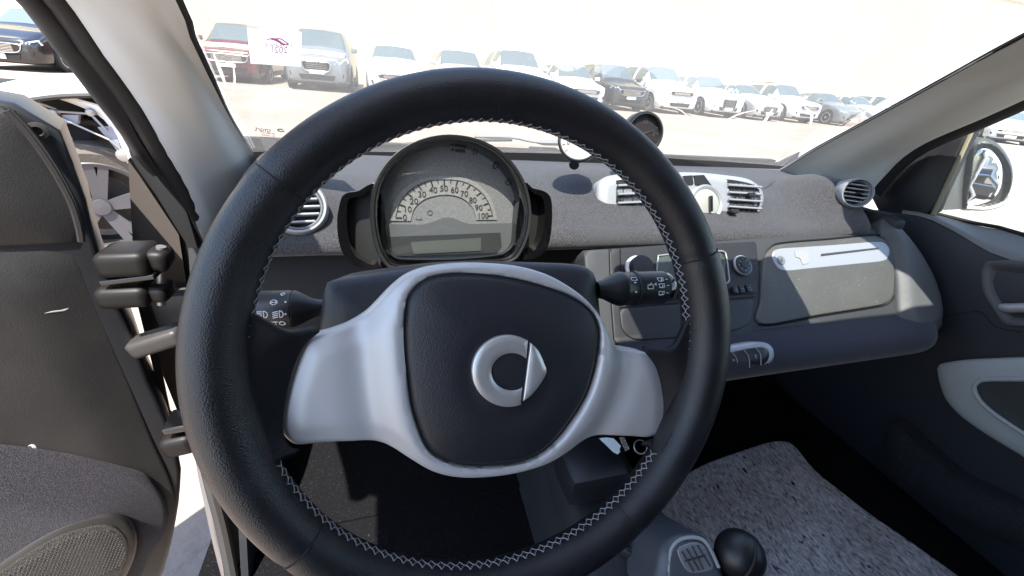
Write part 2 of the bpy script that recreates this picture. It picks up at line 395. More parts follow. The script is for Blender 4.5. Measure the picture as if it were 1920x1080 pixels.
def paper_mat():
    m, N, L = mix_shader_mat('sticker_paper'); out = N.new('ShaderNodeOutputMaterial')
    d = N.new('ShaderNodeBsdfDiffuse'); d.inputs['Color'].default_value = (.85, .85, .85, 1); tl = N.new('ShaderNodeBsdfTranslucent'); tl.inputs['Color'].default_value = (.85, .84, .84, 1)
    a = N.new('ShaderNodeMixShader'); a.inputs['Fac'].default_value = .85; L.new(d.outputs[0], a.inputs[1]); L.new(tl.outputs[0], a.inputs[2]); L.new(a.outputs[0], out.inputs['Surface']); return m
M['paper'] = paper_mat()
M['pink'] = mat('pink_print', (.62, .22, .42), .8)
def ground_mat():
    return mat('sandy_lot', (.25, .20, .165), .9, var=[(.5, .4, .65, (.32, .26, .215)), (14, .5, .75, (.21, .17, .14)), (160, .6, .75, (.16, .13, .11))], bump=[('noise', 40, .3, .02)])
M['ground'] = ground_mat()
M['wall'] = mat('cream_wall', (.62, .545, .375), .9, var=(.3, .4, .7, (.60, .525, .36)))

def streak_mat():
    m, N, L = mix_shader_mat('dirt_streak'); out = N.new('ShaderNodeOutputMaterial'); t = N.new('ShaderNodeBsdfTransparent'); tl = N.new('ShaderNodeBsdfTranslucent'); tl.inputs['Color'].default_value = (.8, .77, .68, 1)
    a = N.new('ShaderNodeMixShader'); a.inputs['Fac'].default_value = .45; L.new(t.outputs[0], a.inputs[1]); L.new(tl.outputs[0], a.inputs[2]); L.new(a.outputs[0], out.inputs['Surface']); return m
M['streak'] = streak_mat()
# ---------------------------------------------------------------- ground and the warehouse behind the lot
g = mesh('ground', [(-700, -300, -H), (700, -300, -H), (700, 1100, -H), (-700, 1100, -H)], [(0, 1, 2, 3)], M['ground'], smooth=None)
tag(g, kind='structure')
wh = Thing('warehouse', (-10, 27, -H), 'long blank cream warehouse wall rising behind the parked cars', 'building')
FW = Frame((-10, 27, -H), (0, -1, 0))
for i in range(17):
    x0 = -38 + i * 6.0
    mb = MB().add(bx((x0 + 3, 4.6, .1), (5.98, 9.2, .2), FW))
    mb.build('wall_panel', M['wall'], wh, smooth=None)
MB().add(bx((13, 9.35, 0), (103, .3, .6), FW, .03)).build('coping', M['wall'], wh, smooth=None)

# ---------------------------------------------------------------- parked cars
CARF = Frame((0, 0, 0), (0, -1, 0))
class Loc:                      # parent wrapper whose children are given in the parent's own space
    def __init__(s, o): s.o = o; s.base = A(0, 0, 0)

def car_wheel(parent, x, y, r, side, w=.22, spokes=5, rim=None):
    ax = A(side, 0, 0); c = A(x, y, r)
    t = mesh('wheel', *lathe(c, ax, [(r * .66, -w), (r * .93, -w), (r, -w * .8), (r, -w * .2), (r * .95, -.01), (r * .80, 0), (r * .68, -.008), (r * .66, -.03)], 28), M['tyre'], parent, local=True)
    mb = MB().add(lathe(c, ax, [(r * .70, -.012), (r * .68, -.004), (r * .63, -.01), (r * .61, -.05), (.02, -.075)], 28))
    for k in range(spokes):
        a = 2 * PI * k / spokes + .3; d = A(0, math.cos(a), math.sin(a)); e = A(0, -math.sin(a), math.cos(a))
        for q, wd in ((-1, .032), (1, .032)):
            p0 = c + d * r * .10 + ax * -.02 + e * q * .01; p1 = c + d * r * .645 + ax * -.012 + e * q * r * .11
            V = []
            for p, ww in ((p0, .03), (p1, .024)):
                for su, sh in ((-1, 0), (1, 0), (1, -.03), (-1, -.03)): V.append(p + e * su * ww * .5 + ax * sh)
            mb.add((V, [(0, 1, 5, 4), (1, 2, 6, 5), (2, 3, 7, 6), (3, 0, 4, 7), (0, 3, 2, 1), (4, 5, 6, 7)]))
    mb.add(lathe(c, ax, [(.06, -.03), (.055, -.008), (.0, -.006)], 14))
    mb.build('rim', rim or M['alloy'], Part(t.o, A(0, 0, 0)), local=True)

def cr1(v, k):                  # densify rows of parameters
    v = np.asarray(v, float); n = len(v); out = []
    for i in range(n - 1):
        p0, p1, p2, p3 = v[max(i - 1, 0)], v[i], v[i + 1], v[min(i + 2, n - 1)]
        for t in np.linspace(0, 1, k, endpoint=False):
            out.append(.5 * (2 * p1 + (p2 - p0) * t * .8 + (-(p2 - p0) * .8 * 2 - (p3 - p1) * .8 + 6 * (p2 - p1)) * t * t + ((p2 - p0) * .8 + (p3 - p1) * .8 - 4 * (p2 - p1)) * t ** 3) + 0 * p1)
    out.append(v[-1]); return np.array(out)

def car(name, label, cat, loc, rotz, paint, kind='suv', L=4.6, W=1.86, Ht=1.68, group='cars parked in the row facing the lot', grille='hex', lamp='slim', low=True, rim=None, spokes=5, roofrail=False, hoodcol=None, lowcol=None):
    t = Thing(name, A(loc[0], loc[1], -H), label, cat, group, rotz); p = Loc(t.o); w = W / 2; suv = kind == 'suv'
    hz = (.62 if suv else .60) * Ht if not suv else .615 * Ht     # bonnet height at the cowl
    if not suv: hz = .66 * Ht
    hf = hz - (.10 if suv else .20); zb = .22 if suv else .17
    belt = hz + .04
    # station: y, zbottom, half width, shoulder z, upper half width, upper z, crown
    if suv: ys = [0, .012, .05, .13, .245, .40, .52, .68, .86, .955, 1.0]
    else: ys = [0, .012, .05, .14, .27, .43, .52, .66, .80, .92, 1.0]
    S = []
    for i, q in enumerate(ys):
        y = q * L
        if i == 0: S.append((y, zb + .10, w * .74, hf - .16, w * .62, hf - .10, 0))
        elif i == 1: S.append((y, zb + .03, w * .86, hf - .10, w * .74, hf - .03, .005))
        elif i == 2: S.append((y, zb, w * .95, hf - .05, w * .84, hf + .01, .015))
        elif i == 3: S.append((y, zb, w, hz - .10, w * .86, hz - .03, .025))
        elif i == 4: S.append((y, zb, w, belt - .06, w * .84, hz + .02, .03))
        elif i in (5, 6, 7): S.append((y, zb, w, belt + (.0, .01, .02)[i - 5], w * (.70 if suv else .66), Ht - (.05, .02, .04)[i - 5] - (0 if suv or i < 7 else .04), .03))
        elif i == 8: S.append((y, zb, w, belt + .05, w * (.68 if suv else .62), Ht - (.07 if suv else .24), .025))
        elif i == 9: S.append((y, zb + .03, w * .97, belt + .03, w * (.66 if suv else .80), Ht - (.16 if suv else .43), .02))
        else: S.append((y, zb + .1, w * .88, belt - .08, w * .74, belt + (.08 if suv else -.06), .01))
    k1, k2 = 4, 3
    S = cr1(S, k1)
    rows = []
    for (y, b, ww, zs, wu, zu, cr) in S:
        R = [(0, b), (ww * .84, b), (ww * .97, b + .09), (ww, b + .30), (ww * .985, zs), (wu + .02, zu - .07), (wu * .84, zu), (0, zu + cr)]
        rows.append([(x, y, z) for x, _, z in cr1([(a, 0, c) for a, c in R], k2)])
    G = np.array(rows); nr = G.shape[1]; full = np.concatenate([G, (G * A(-1, 1, 1))[:, ::-1][:, 1:]], 1); nj = full.shape[1]
    V = full.reshape(-1, 3); body = []; ws = []; sr = []; sl_ = []; rw = []
    for i in range(len(S) - 1):
        a = i / k1
        for j in range(nj - 1):
            b = j / k2 if j < nr - 1 else (nj - 2 - j) / k2 + 0.0; bb = int(j // k2 if j < nr - 1 else (nj - 2 - j) // k2)
            f = (i * nj + j, i * nj + j + 1, (i + 1) * nj + j + 1, (i + 1) * nj + j)
            if 4.15 <= a < 4.95 and bb >= 5: ws.append(f)
            elif (4.7 <= a < 5.9 or 6.1 <= a < 7.4 or 7.6 <= a < 8.2) and bb == 4: (sl_ if j < nr - 1 else sr).append(f)
            elif (8.8 if suv else 7.3) <= a < (9.5 if suv else 8.6) and bb >= 5: rw.append(f)
            else: body.append(f)
    body += [tuple(range(nj - 1, -1, -1))[:nj], tuple((len(S) - 1) * nj + j for j in range(nj))]
    def sub(name, Fs, m_, push):
        if not Fs: return
        ids = sorted({i for f in Fs for i in f}); mp = {q: k for k, q in enumerate(ids)}
        P = V[ids] + (A(0, 0, 0) if push == 0 else (V[ids] - A(0, L * .5, .6)) * push)
        mesh(name, P, [tuple(mp[i] for i in f) for f in Fs], m_, p, local=True, smooth=60)
    bo = mesh('body', V, body, paint, p, local=True, smooth=50)
    sub('windshield', ws, M['carglass'], -.004); sub('side_window', sl_, M['carglass'], -.004); sub('side_window', sr, M['carglass'], -.004); sub('rear_window', rw, M['carglass'], -.004)
    # front: lamps, grille, intake, bumper, plate (front plane y = 0 looking towards -y)
    F = Frame((0, 0, 0), (0, -1, 0)); fy = -.004
    gl = {'hex': [(-.30, hf - .40), (.30, hf - .40), (.40, hf - .24), (.34, hf - .15), (-.34, hf - .15), (-.40, hf - .24)],
          'tall': [(-.28, hf - .56), (.28, hf - .56), (.36, hf - .36), (.33, hf - .15), (-.33, hf - .15), (-.36, hf - .36)],
          'slot': [(-.52, hf - .27), (.52, hf - .27), (.54, hf - .14), (-.54, hf - .14)],
          'wide': [(-.40, hf - .33), (.40, hf - .33), (.56, hf - .22), (.50, hf - .14), (-.50, hf - .14), (-.56, hf - .22)]}[grille]
    mesh('grille', *prism(gl, F, -.05, fy + .022), M['gloss'], p, local=True, smooth=None)
    gx = [q[0] for q in gl]; gz = [q[1] for q in gl]
    mb = MB()
    for z in np.linspace(min(gz) + .03, max(gz) - .03, 5): mb.add(bx((0, z, fy + .026), (max(gx) * 1.45, .012, .012), F))
    mb.add(tube([F.P(a, b, .026) for a, b in crom(gl, 40, True)], .012, 5, True)); mb.build('grille_bar', M['chrome'], p, local=True)
    for s in (-1, 1):
        lp = [(s * .50, hf - .20), (s * .60, hf - .10), (s * w * .93, hf - .02), (s * w * .97, hf - .13), (s * .70, hf - .22)] if lamp == 'slim' else [(s * .50, hf - .26), (s * .52, hf - .11), (s * w * .92, hf - .06), (s * w * .93, hf - .24)]
        Vp = []
        for u, v in lp:     # lamps wrap back along the fender
            q = max(0, (abs(u) - .5) / (w - .5)); Vp.append((u, .0 + .30 * q * q - .012, v))
        n = len(Vp); Vb = [(x * .97, y + .12, z) for x, y, z in Vp]
        mesh('headlight', Vp + Vb, [tuple(range(n)), tuple(range(2 * n - 1, n - 1, -1))] + [(i, n + i, n + (i + 1) % n, (i + 1) % n) for i in range(n)], mat('headlamp', (.62, .64, .66), .12, metal=.3, coat=.6), p, local=True, smooth=None)
        mesh('fog_lamp', *prism([(s * .56, zb + .18), (s * .74, zb + .19), (s * .78, zb + .30), (s * .58, zb + .27)], F, -.2, -.01 if abs(s) else 0), M['gloss'], p, local=True, smooth=None)
        mi = MB().add(bx((s * (w + .09), L * .295, belt + .10), (.20, .09, .14), None, .03)); mi.build('mirror', paint, p, local=True)
    mesh('intake', *prism([(-.46, zb + .10), (.46, zb + .10), (.52, zb + .24), (-.52, zb + .24)], F, -.1, fy + .018), M['black'], p, local=True, smooth=None)
    for s in (-1, 1): mesh('sill_trim', *bx((s * w * .985, L * .49, zb + .06), (.05, L * .42, .14), None, .02), M['plastic'], p, local=True)
    if low: mesh('bumper_lip', *bx((0, L * .02, zb + .03), (W * .86, .12, .13), None, .03), lowcol or M['plastic'], p, local=True)
    mesh('number_plate', *bx((0, -.032, hf - .43 if grille != 'tall' else zb + .17), (.42, .012, .10), None), M['white'], p, local=True, smooth=None)
    r = .365 if suv else .335
    for s in (-1, 1):
        for y in (.185 * L, .80 * L):
            mesh('wheel_arch', *lathe((s * (w - .10), y, r + .01), (s, 0, 0), [(0.01, .105), (r * 1.13, .105), (r * 1.16, .09), (r * 1.16, 0)], 30), M['black'], p, local=True)
            car_wheel(p, s * (w + .018), y, r, s, spokes=spokes, rim=rim)
    if roofrail:
        for s in (-1, 1): mesh('roof_rail', *tube([(s * w * .62, .42 * L, Ht - .03), (s * w * .62, .5 * L, Ht + .03), (s * w * .60, .8 * L, Ht)], .018, 6), M['plastic'], p, local=True)
    if hoodcol: mesh('bonnet', *loft([[(x, y, z) for x, y, z in ((-w * .8, .07 * L, hf + .02), (0, .06 * L, hf + .045), (w * .8, .07 * L, hf + .02))], [(-w * .84, .15 * L, hz - .005), (0, .15 * L, hz + .03), (w * .84, .15 * L, hz - .005)], [(-w * .82, .24 * L, hz + .04), (0, .24 * L, hz + .068), (w * .82, .24 * L, hz + .04)]], 10, 4), hoodcol, p, local=True)
    return t

white = mat('car_white', (.78, .78, .76), .25, coat=.6)
white2 = mat('car_pearl', (.72, .73, .74), .28, coat=.6)
red = mat('car_red', (.10, .010, .014), .28, coat=.6)
grey = mat('car_grey', (.20, .215, .225), .3, metal=.3, coat=.5)
dark = mat('car_dark_grey', (.035, .037, .040), .28, coat=.6)
blackp = mat('car_black', (.012, .012, .014), .22, coat=.7)
silverp = mat('car_silver', (.50, .51, .52), .3, metal=.5, coat=.5)
sky_b = mat('car_pale_blue', (.30, .52, .62), .3, coat=.5)
car('parked_car', 'black sedan seen through the open driver door opening, far left', 'car', (-9.2, 14.6), 0, blackp, 'sedan', 4.8, 1.84, 1.45, grille='wide', low=False, spokes=7)
car('parked_car', 'dark red car with white bonnet behind the left pillar and paper sign', 'car', (-4.55, 16.0), 0, red, 'suv', 4.6, 1.90, 1.66, grille='wide', hoodcol=white)
car('parked_car', 'grey crossover right of the paper sign on the windshield', 'car', (-1.95, 15.2), 0, grey, 'suv', 4.8, 1.93, 1.74, grille='hex', hoodcol=white2)
car('parked_car', 'white saloon with black front bumper, third from the left pillar', 'car', (.40, 14.9), 0, white, 'sedan', 4.7, 1.84, 1.50, grille='slot', lowcol=M['black'])
car('parked_car', 'silver hatchback just above the left top of the steering wheel', 'car', (2.75, 15.6), 0, silverp, 'suv', 4.4, 1.80, 1.58, grille='slot')
car('parked_car', 'tall white people carrier directly above the top of the wheel', 'car', (5.05, 15.6), 0, white, 'suv', 4.7, 1.90, 1.80, grille='slot')
car('parked_car', 'white hatchback half hidden by the wheel rim beside dark grey crossover', 'car', (7.35, 15.6), 0, white2, 'suv', 4.3, 1.78, 1.52, grille='slot')
car('parked_car', 'dark grey crossover, the only dark car in the windshield row', 'car', (9.75, 16.4), 0, dark, 'suv', 4.65, 1.86, 1.68, grille='wide')
car('parked_car', 'boxy white off-roader right beside the dark grey crossover', 'car', (12.3, 16.6), 0, white, 'suv', 4.9, 1.98, 1.84, grille='slot', lamp='box')
car('parked_car', 'white crossover with tall dark grille right of the boxy off-roader', 'car', (14.9, 16.6), 0, white2, 'suv', 4.65, 1.90, 1.66, grille='tall')
far = [('silver saloon next right of the tall-grille crossover', 'sedan', silverp, 17.5, 16.8), ('white crossover with roof rails, second right of the tall-grille one', 'suv', white2, 20.1, 17.0),
       ('grey saloon, third right of the tall-grille crossover', 'sedan', grey, 23.3, 17.0), ('silver saloon, fourth right of the tall-grille crossover', 'sedan', silverp, 25.9, 17.2),
       ('white crossover, fifth right of the tall-grille one', 'suv', white, 28.6, 17.3), ('white saloon at the right end just above the pillar', 'sedan', white2, 31.4, 17.2), ('pale blue saloon farthest along the row by the right pillar', 'sedan', sky_b, 34.2, 17.4)]
for lb, kd, pc, x, y in far: car('parked_car', lb, 'car', (x, y), 0, pc, kd, 4.6, 1.84, 1.66 if kd == 'suv' else 1.46, grille=random.choice(['slot', 'hex', 'wide']), roofrail='rails' in lb)
car('parked_car', 'silver car seen above the right door mirror', 'car', (29.5, 13.7), math.radians(-50), silverp, 'sedan', 4.7, 1.84, 1.46, group='cars beyond the passenger window', grille='slot')
car('parked_car', 'turquoise wrecked car by the window corner above the mirror', 'car', (33.5, 17.6), math.radians(-30), mat('car_turquoise', (.08, .40, .41), .3, coat=.5), 'sedan', 4.3, 1.78, 1.46, group='cars beyond the passenger window', grille='slot', hoodcol=M['black'])

car('parked_car', 'dark car standing behind, showing only in the door mirror', 'car', (1.4, -8.0), math.radians(172), dark, 'suv', 4.6, 1.86, 1.62, group='cars beyond the passenger window', grille='slot')
# ---------------------------------------------------------------- wrecked white car next door (front wing gone, wheel bare)
wk = Thing('wrecked_car', (-1.45, 3.2, -H), 'wrecked white car outside the open door, wing missing and wheel bare', 'car')
wc = onY(193, 398, 2.60)
wz = -H + .31; wc = A(wc[0], 2.60, wz)
WF = Frame((0, 2.62, 0), (0, -1, 0))
def wy(x, y, Y): return onY(x, y, Y)
# bonnet: a white sheet with folded dark edge
top = [wy(-120, 196, 2.55), wy(20, 183, 2.55), wy(110, 172, 2.55), wy(182, 170, 2.55), wy(212, 205, 2.6), wy(240, 288, 2.62)]
bk = [p + A(.05, 1.0, .08) for p in top]; bk[-1] = top[-1] + A(.06, .9, .02); bk[-2] = top[-2] + A(.05, .95, .05)
mid = [(a + b) / 2 + A(0, 0, .04) for a, b in zip(top, bk)]
mesh('bonnet', *shell(loft([top, mid, bk], 24, 5), .02, (0, 0, 1)), white, wk)
mesh('bonnet_edge', *tube(crom([p + A(0, -.01, -.02) for p in top[:4]], 20), .012, 6), M['rubber'], wk)
mesh('wing_strip', *shell(loft([[wy(100, 178, 2.58), wy(150, 190, 2.58), wy(200, 208, 2.58), wy(226, 250, 2.58), wy(242, 300, 2.58)], [wy(105, 184, 2.62), wy(150, 200, 2.62), wy(192, 222, 2.62), wy(220, 262, 2.62), wy(238, 306, 2.62)]], 16, 3), .01), white, wk)
# dark engine bay behind the wheel
MB().add(bx((wc[0] - 1.10, 3.10, -H + .54), (2.2, .7, .60), None, .05)).build('engine_bay', M['black'], wk)
MB().add(bx((wc[0] - 2.6, 3.25, -H + .62), (1.9, 1.5, .9), None, .08)).build('cabin_side', white, wk)
mb = MB()
for a, b in (((20, 215), (135, 260)), ((60, 188), (105, 205)), ((95, 208), (165, 213)), ((100, 215), (205, 262)), ((168, 212), (200, 245)), ((205, 262), (240, 292))): mb.add(tube([wy(*a, 2.60), wy(*b, 2.60)], .005, 6))
mb.build('brace_rod', M['steel'], wk)
mb = MB(); mb.add(prism([WF.uv(wy(x, y, 2.62)) for x, y in ((185, 238), (215, 236), (232, 290), (222, 282))], WF, -.01, .01)); mb.add(prism([WF.uv(wy(x, y, 2.62)) for x, y in ((118, 215), (150, 215), (148, 232), (122, 230))], WF, -.01, .01))
mb.build('lamp_bracket', mat('bracket_grey', (.22, .23, .27), .5), wk)
for x, y, r in ((168, 211, .018), (230, 292, .03), (97, 213, .02)): mesh('bolt', *lathe(wy(x, y, 2.59), (0, -1, 0), [(r, -.03), (r, .0), (r * .5, .006), (0.001, .006)], 12), M['steel'], wk)
# wheel faces us
wa = unit((.42, -.9, .06)); R_ = .33; c = wc
ty = mesh('wheel', *lathe(c, wa, [(R_ * .62, -.20), (R_ * .92, -.20), (R_, -.16), (R_, -.05), (R_ * .96, -.01), (R_ * .84, .012), (R_ * .70, .0), (R_ * .66, -.03)], 48), mat('dusty_tyre', (.10, .085, .07), .9, bump=('noise', 90, .4, .004)), wk)
mb = MB().add(lathe(c, wa, [(R_ * .71, .0), (R_ * .69, .006), (R_ * .64, -.004), (R_ * .62, -.10)], 48)); e1 = unit(np.cross(wa, (0, 0, 1))); e2 = np.cross(e1, wa)
for k in range(5):
    a = 2 * PI * k / 5 + .5
    for dq in (-.13, .13):
        d = e1 * math.cos(a + dq) + e2 * math.sin(a + dq); e = np.cross(wa, d); V = []
        for q, ww, hh in ((.02, .045, -.02), (R_ * .66, .040, -.004)):
            for su, sh in ((-1, 0), (1, 0), (1, -.035), (-1, -.035)): V.append(c + d * q + e * su * ww * .5 + wa * (hh + sh))
        mb.add((V, [(0, 1, 5, 4), (1, 2, 6, 5), (2, 3, 7, 6), (3, 0, 4, 7), (0, 3, 2, 1), (4, 5, 6, 7)]))
mb.build('rim', mat('dusty_alloy', (.08, .076, .08), .5, metal=.4), ty)
mesh('brake_disc', *lathe(c, wa, [(.15, -.14), (.15, -.12), (.02, -.11)], 32), mat('disc_rust', (.06, .045, .035), .6), ty)
mesh('hub', *lathe(c, wa, [(.045, -.06), (.04, .0), (.0, .003)], 18), MATS['dusty_alloy'], ty)
mesh('arch_liner', *shell(lathe(c + A(0, .05, 0), (0, -1, 0), [(.40, -.30), (.42, -.02), (.44, 0.0)], 40), .01), M['black'], wk)
# ---------------------------------------------------------------- own car: shell
own = Thing('hatchback', (.40, .2, -H), 'small hatchback seen from inside, grey pillars and dusty windshield', 'car')
WSO = A(0, .85, -.165); WSN = unit((0, -.66, -1)); WSF = Frame(WSO, WSN, up=(0, -1, .66))
def ws(x, y, off=0.0): return onp(x, y, WSO + WSN * off, WSN)
def ext(pts, top):          # carry a traced edge on up to the roof
    p = A(pts[0]); t = A(top); return [t, (p + t) / 2 + A(0, .02, .02)] + [A(x) for x in pts]
# left pillar
E4px = [(340, 0), (353, 43), (373, 87), (400, 147), (427, 207), (457, 260), (480, 303), (496, 330), (520, 372)]
E2px = [(140, 0), (187, 73), (233, 137), (277, 203), (310, 267), (337, 317), (357, 360), (381, 422), (405, 480)]
E0px = [(50, 0), (90, 57), (140, 117), (187, 180), (233, 240), (267, 300), (297, 360), (335, 440), (352, 500)]
E4 = ext([ws(x, y, .006) for x, y in E4px], (-.15, .16, .285)); E2 = ext([onX(x, y, -.295) for x, y in E2px], (-.24, .14, .29))
E2b = [p + A(.004, -.012, 0) for p in E2]
E0 = ext([onX(x, y, -.345) for x, y in E0px], (-.30, .12, .31))
def between(a, b, t, off=(0, 0, 0)): return [A(p) * (1 - t) + A(q) * t + A(off) for p, q in zip(a, b)]
mesh('pillar_trim', *shell(loft([E4, between(E4, E2, .12, (-.0, -.010, .004)), between(E4, E2, .42, (.012, -.022, .002)), between(E4, E2, .75, (.008, -.022, 0)), E2b, E2], 40, 5), .006, (0, 1, 0)), M['trimgrey'], own, smooth=60)
E1 = between(E2, E0, .42, (-.008, .006, 0)); E1b = between(E2, E0, .55, (.0, -.01, 0))
mesh('door_seal', *shell(loft([E2, between(E2, E0, .16, (.004, -.014, 0)), between(E2, E0, .34, (0, -.008, 0)), E1, E1b, between(E2, E0, .8, (0, -.010, 0)), E0], 40, 4), .008, (0, 1, 0)), M['rubber'], own, smooth=60)
# carry the dark seal down the door opening
SD = [onX(x, y, -.31) for x, y in ((357, 360), (381, 422), (400, 520), (410, 640), (420, 760), (430, 860))]
SD2 = [onX(x, y, -.35) for x, y in ((297, 360), (335, 440), (362, 540), (380, 650), (392, 760), (400, 860))]
mesh('door_seal', *shell(loft([SD, between(SD, SD2, .5, (0, -.012, 0)), SD2], 30, 4), .01, (0, 1, 0)), M['rubber'], own, smooth=60)
# right pillar
U = [ws(x, y, .006) for x, y in ((1920, 60), (1780, 137), (1640, 215), (1530, 275), (1470, 312), (1440, 330))]
Lw = [onX(x, y, 1.035) for x, y in ((1920, 180), (1833, 220), (1740, 260), (1693, 290), (1657, 327), (1633, 357))]
U = ext(U, (.90, .16, .285)); Lw = ext(Lw, (1.02, .13, .28))
mesh('pillar_trim', *shell(loft([U, between(U, Lw, .10, (.0, -.012, .002)), between(U, Lw, .45, (-.012, -.028, .0)), between(U, Lw, .85, (-.006, -.016, 0)), Lw], 40, 5), .006, (0, 1, 0)), M['trimgrey'], own, smooth=60)
LB = [p + A(.05, .02, -.012) for p in Lw]
mesh('door_seal', *shell(loft([Lw, between(Lw, LB, .5, (0, -.010, -.004)), LB], 30, 4), .008), M['black'], own, smooth=60)
# windshield with its dark border
wl_ = [p for p in ext([ws(x, y) for x, y in E4px[:-2]], (-.15, .16, .293))]; wr_ = [p for p in ext([ws(x, y) for x, y in ((1920, 60), (1780, 137), (1640, 215), (1530, 275), (1470, 312))], (.90, .16, .293))]
wl_ = [p + A(-.02, 0, 0) for p in wl_]; wr_ = [p + A(.02, 0, 0) for p in wr_]
a_, b_ = crom(wl_, 14), crom(wr_, 14)
Gw = np.array([[a_[i] * (1 - t) + b_[i] * t + WSN * (-.035 * 4 * t * (1 - t)) * 0.6 for t in np.linspace(0, 1, 15)] for i in range(14)])
wsh = mesh('windshield', *grid(Gw), M['windshield'], own, smooth=180)
rim_in = []
def seal_line(P, r): return tube(crom(P, 40), r, 6)
for q in (E4, U): mesh('glass_seal', *seal_line([p + A(.0, -.004, -.002) for p in q], .0035), M['black'], wsh)
# dark frit band along the base
base_l = [onY(x, y, .868) for x, y in ((430, 272), (455, 268), (480, 276), (520, 283), (700, 285), (1000, 287), (1260, 296), (1400, 304), (1455, 305), (1475, 296), (1500, 285))]
frit = [p + A(0, 0, -.05) for p in base_l]
mesh('frit_band', *shell(loft([base_l, frit], 60, 2), .003), M['black'], wsh, smooth=60)
F_ = Frame(ws(498, 246, .003), WSN, up=(0, -.1, 1))
mb = MB(); cuv = (0, 0)
mb.add(text_px('smart', F_, 493, 243, 13, .0005, mirror=True, rot=-.12))
mb.add(tube([F_.P(.024 + .0045 * math.cos(a), .007 + .0045 * math.sin(a), .0006) for a in np.linspace(.6, 5.9, 14)], .0009, 4))
for k, (s_, wd) in enumerate((('43R-00084 DOT', 1), ('AS1 LAMISAFE', 1), ('E1 M 510 TRANSP', 1))): mb.add(text_px(s_, F_, 502 + k, 250 + 4.5 * k, 4.2, .0005, mirror=True, rot=-.12))
mb.build('maker_mark', mat('ceramic_print', (.05, .045, .04), .7), wsh, smooth=None)
for L, r in (([(1358, 228), (1385, 214), (1416, 207)], .0030), ([(1254, 200), (1276, 207), (1293, 221)], .0014), ([(1423, 246), (1436, 224), (1449, 204)], .0034), ([(1508, 200), (1522, 215), (1518, 240)], .0028), ([(400, 100), (412, 130), (425, 165)], .0020), ([(437, 120), (440, 150), (436, 175)], .0012)):
    P = crom([ws(x, y, .001) for x, y in L], 18); V, F = tube(P, [r * (.25 + .75 * math.sin(PI * (k + .6) / 18.2)) for k in range(18)], 6); c = np.repeat(P, 6, 0); V = V.copy(); nn = (V - c) @ WSN; V = V - np.outer(nn * .92, WSN)
    mesh('dirt_streak', V, F, M['streak'], wsh, smooth=60)
# roof, header, rear wall, floor
mesh('roof', *bx((.42, -.488, .345), (1.36, 1.27, .05), None, .015), M['headliner'], own)
mesh('header_trim', *bx((.40, .117, .30), (1.30, .09, .05), None, .015), M['headliner'], own)
mesh('rear_wall', *bx((.40, -1.10, -.3), (1.5, .05, 1.4), None), M['plastic'], own)
mesh('floor', *bx((.40, -.1, -.775), (1.46, 2.0, .03), None), M['carpet'], own)
mesh('firewall', *bx((.38, .93, -.46), (1.32, .02, .60), None), M['black'], own)
fw = [[(x, .50, -.765) for x in (-.27, .3, 1.03)], [(x, .62, -.755) for x in (-.27, .3, 1.03)], [(x, .78, -.66) for x in (-.27, .3, 1.03)], [(x, .90, -.50) for x in (-.27, .3, 1.03)]]
mesh('footwell', *shell(loft(fw, 12, 4), .01), M['carpet'], own)
mesh('kick_panel', *bx((1.06, .80, -.58), (.02, .24, .38), None), M['plastic'], own)
mesh('kick_panel', *shell(loft([[(-.262, .42, -.78), (-.262, .60, -.78), (-.25, .88, -.75)], [(-.25, .50, -.55), (-.25, .65, -.52), (-.25, .88, -.5)], [(-.255, .56, -.30), (-.255, .7, -.28), (-.255, .88, -.26)]], 14, 4), .01), M['plastic'], own)
mesh('centre_tunnel', *shell(loft([[(.20, .10, -.765), (.22, .45, -.765), (.24, .86, -.72)], [(.25, .10, -.68), (.27, .45, -.67), (.29, .86, -.60)], [(.33, .10, -.665), (.35, .45, -.655), (.37, .86, -.58)], [(.43, .10, -.68), (.43, .45, -.67), (.44, .86, -.60)], [(.46, .10, -.765), (.46, .45, -.765), (.47, .86, -.72)]], 16, 4), .008), M['plastic'], own)
# cowl in front of the glass, seen over the dash
cow = [[(x, .90, -.20) for x in (-.3, .4, 1.1)], [(x, .99, -.195) for x in (-.3, .4, 1.1)], [(x, 1.06, -.215) for x in (-.3, .4, 1.1)], [(x, 1.10, -.26) for x in (-.3, .4, 1.1)]]
mesh('cowl', *shell(loft(cow, 20, 4), .01), mat('dusty_cowl', (.30, .28, .25), .8, bump=('noise', 80, .3, .003)), own)
# sill, jamb and hinge post seen through the open driver door
SF = Frame((-.285, .5, -.7), (1, -.15, .35))
sf = [(380, 848), (425, 900), (470, 965), (520, 1025), (575, 1075), (640, 1160), (470, 1200), (428, 1075), (400, 960)]
plate('sill', SF.pxs(sf), SF, M['sill'], own, h=lambda u, v, d: .004 * math.sin(u * 60), sp=.012, rnd=.006, depth=.012, label='light brown painted door sill with pressed step')
mb = MB().add(tube(crom([SF.P(*SF.px(x, y), .004) for x, y in ((440, 1085), (446, 1062), (462, 1050), (470, 1030))], 14), .002, 5)).add(tube(crom([SF.P(*SF.px(x, y), .006) for x, y in ((478, 1000), (490, 1090))], 6), .004, 5)).add(tube(crom([SF.P(*SF.px(x, y), .006) for x, y in ((498, 1010), (512, 1090))], 6), .003, 5))
mb.build('sill_crease', M['rubber'], own)
mesh('sill_edge', *tube(crom([SF.P(*SF.px(x, y), .0) for x, y in ((381, 850), (400, 930), (418, 1000), (440, 1110))], 20), .009, 8), M['rubber'], own)
mesh('door_jamb', *bx((-.325, .80, -.50), (.05, .18, .78), None, .01), M['black'], own)
JF = Frame(A(-.33, .70, -.35), (.3, -1, 0))
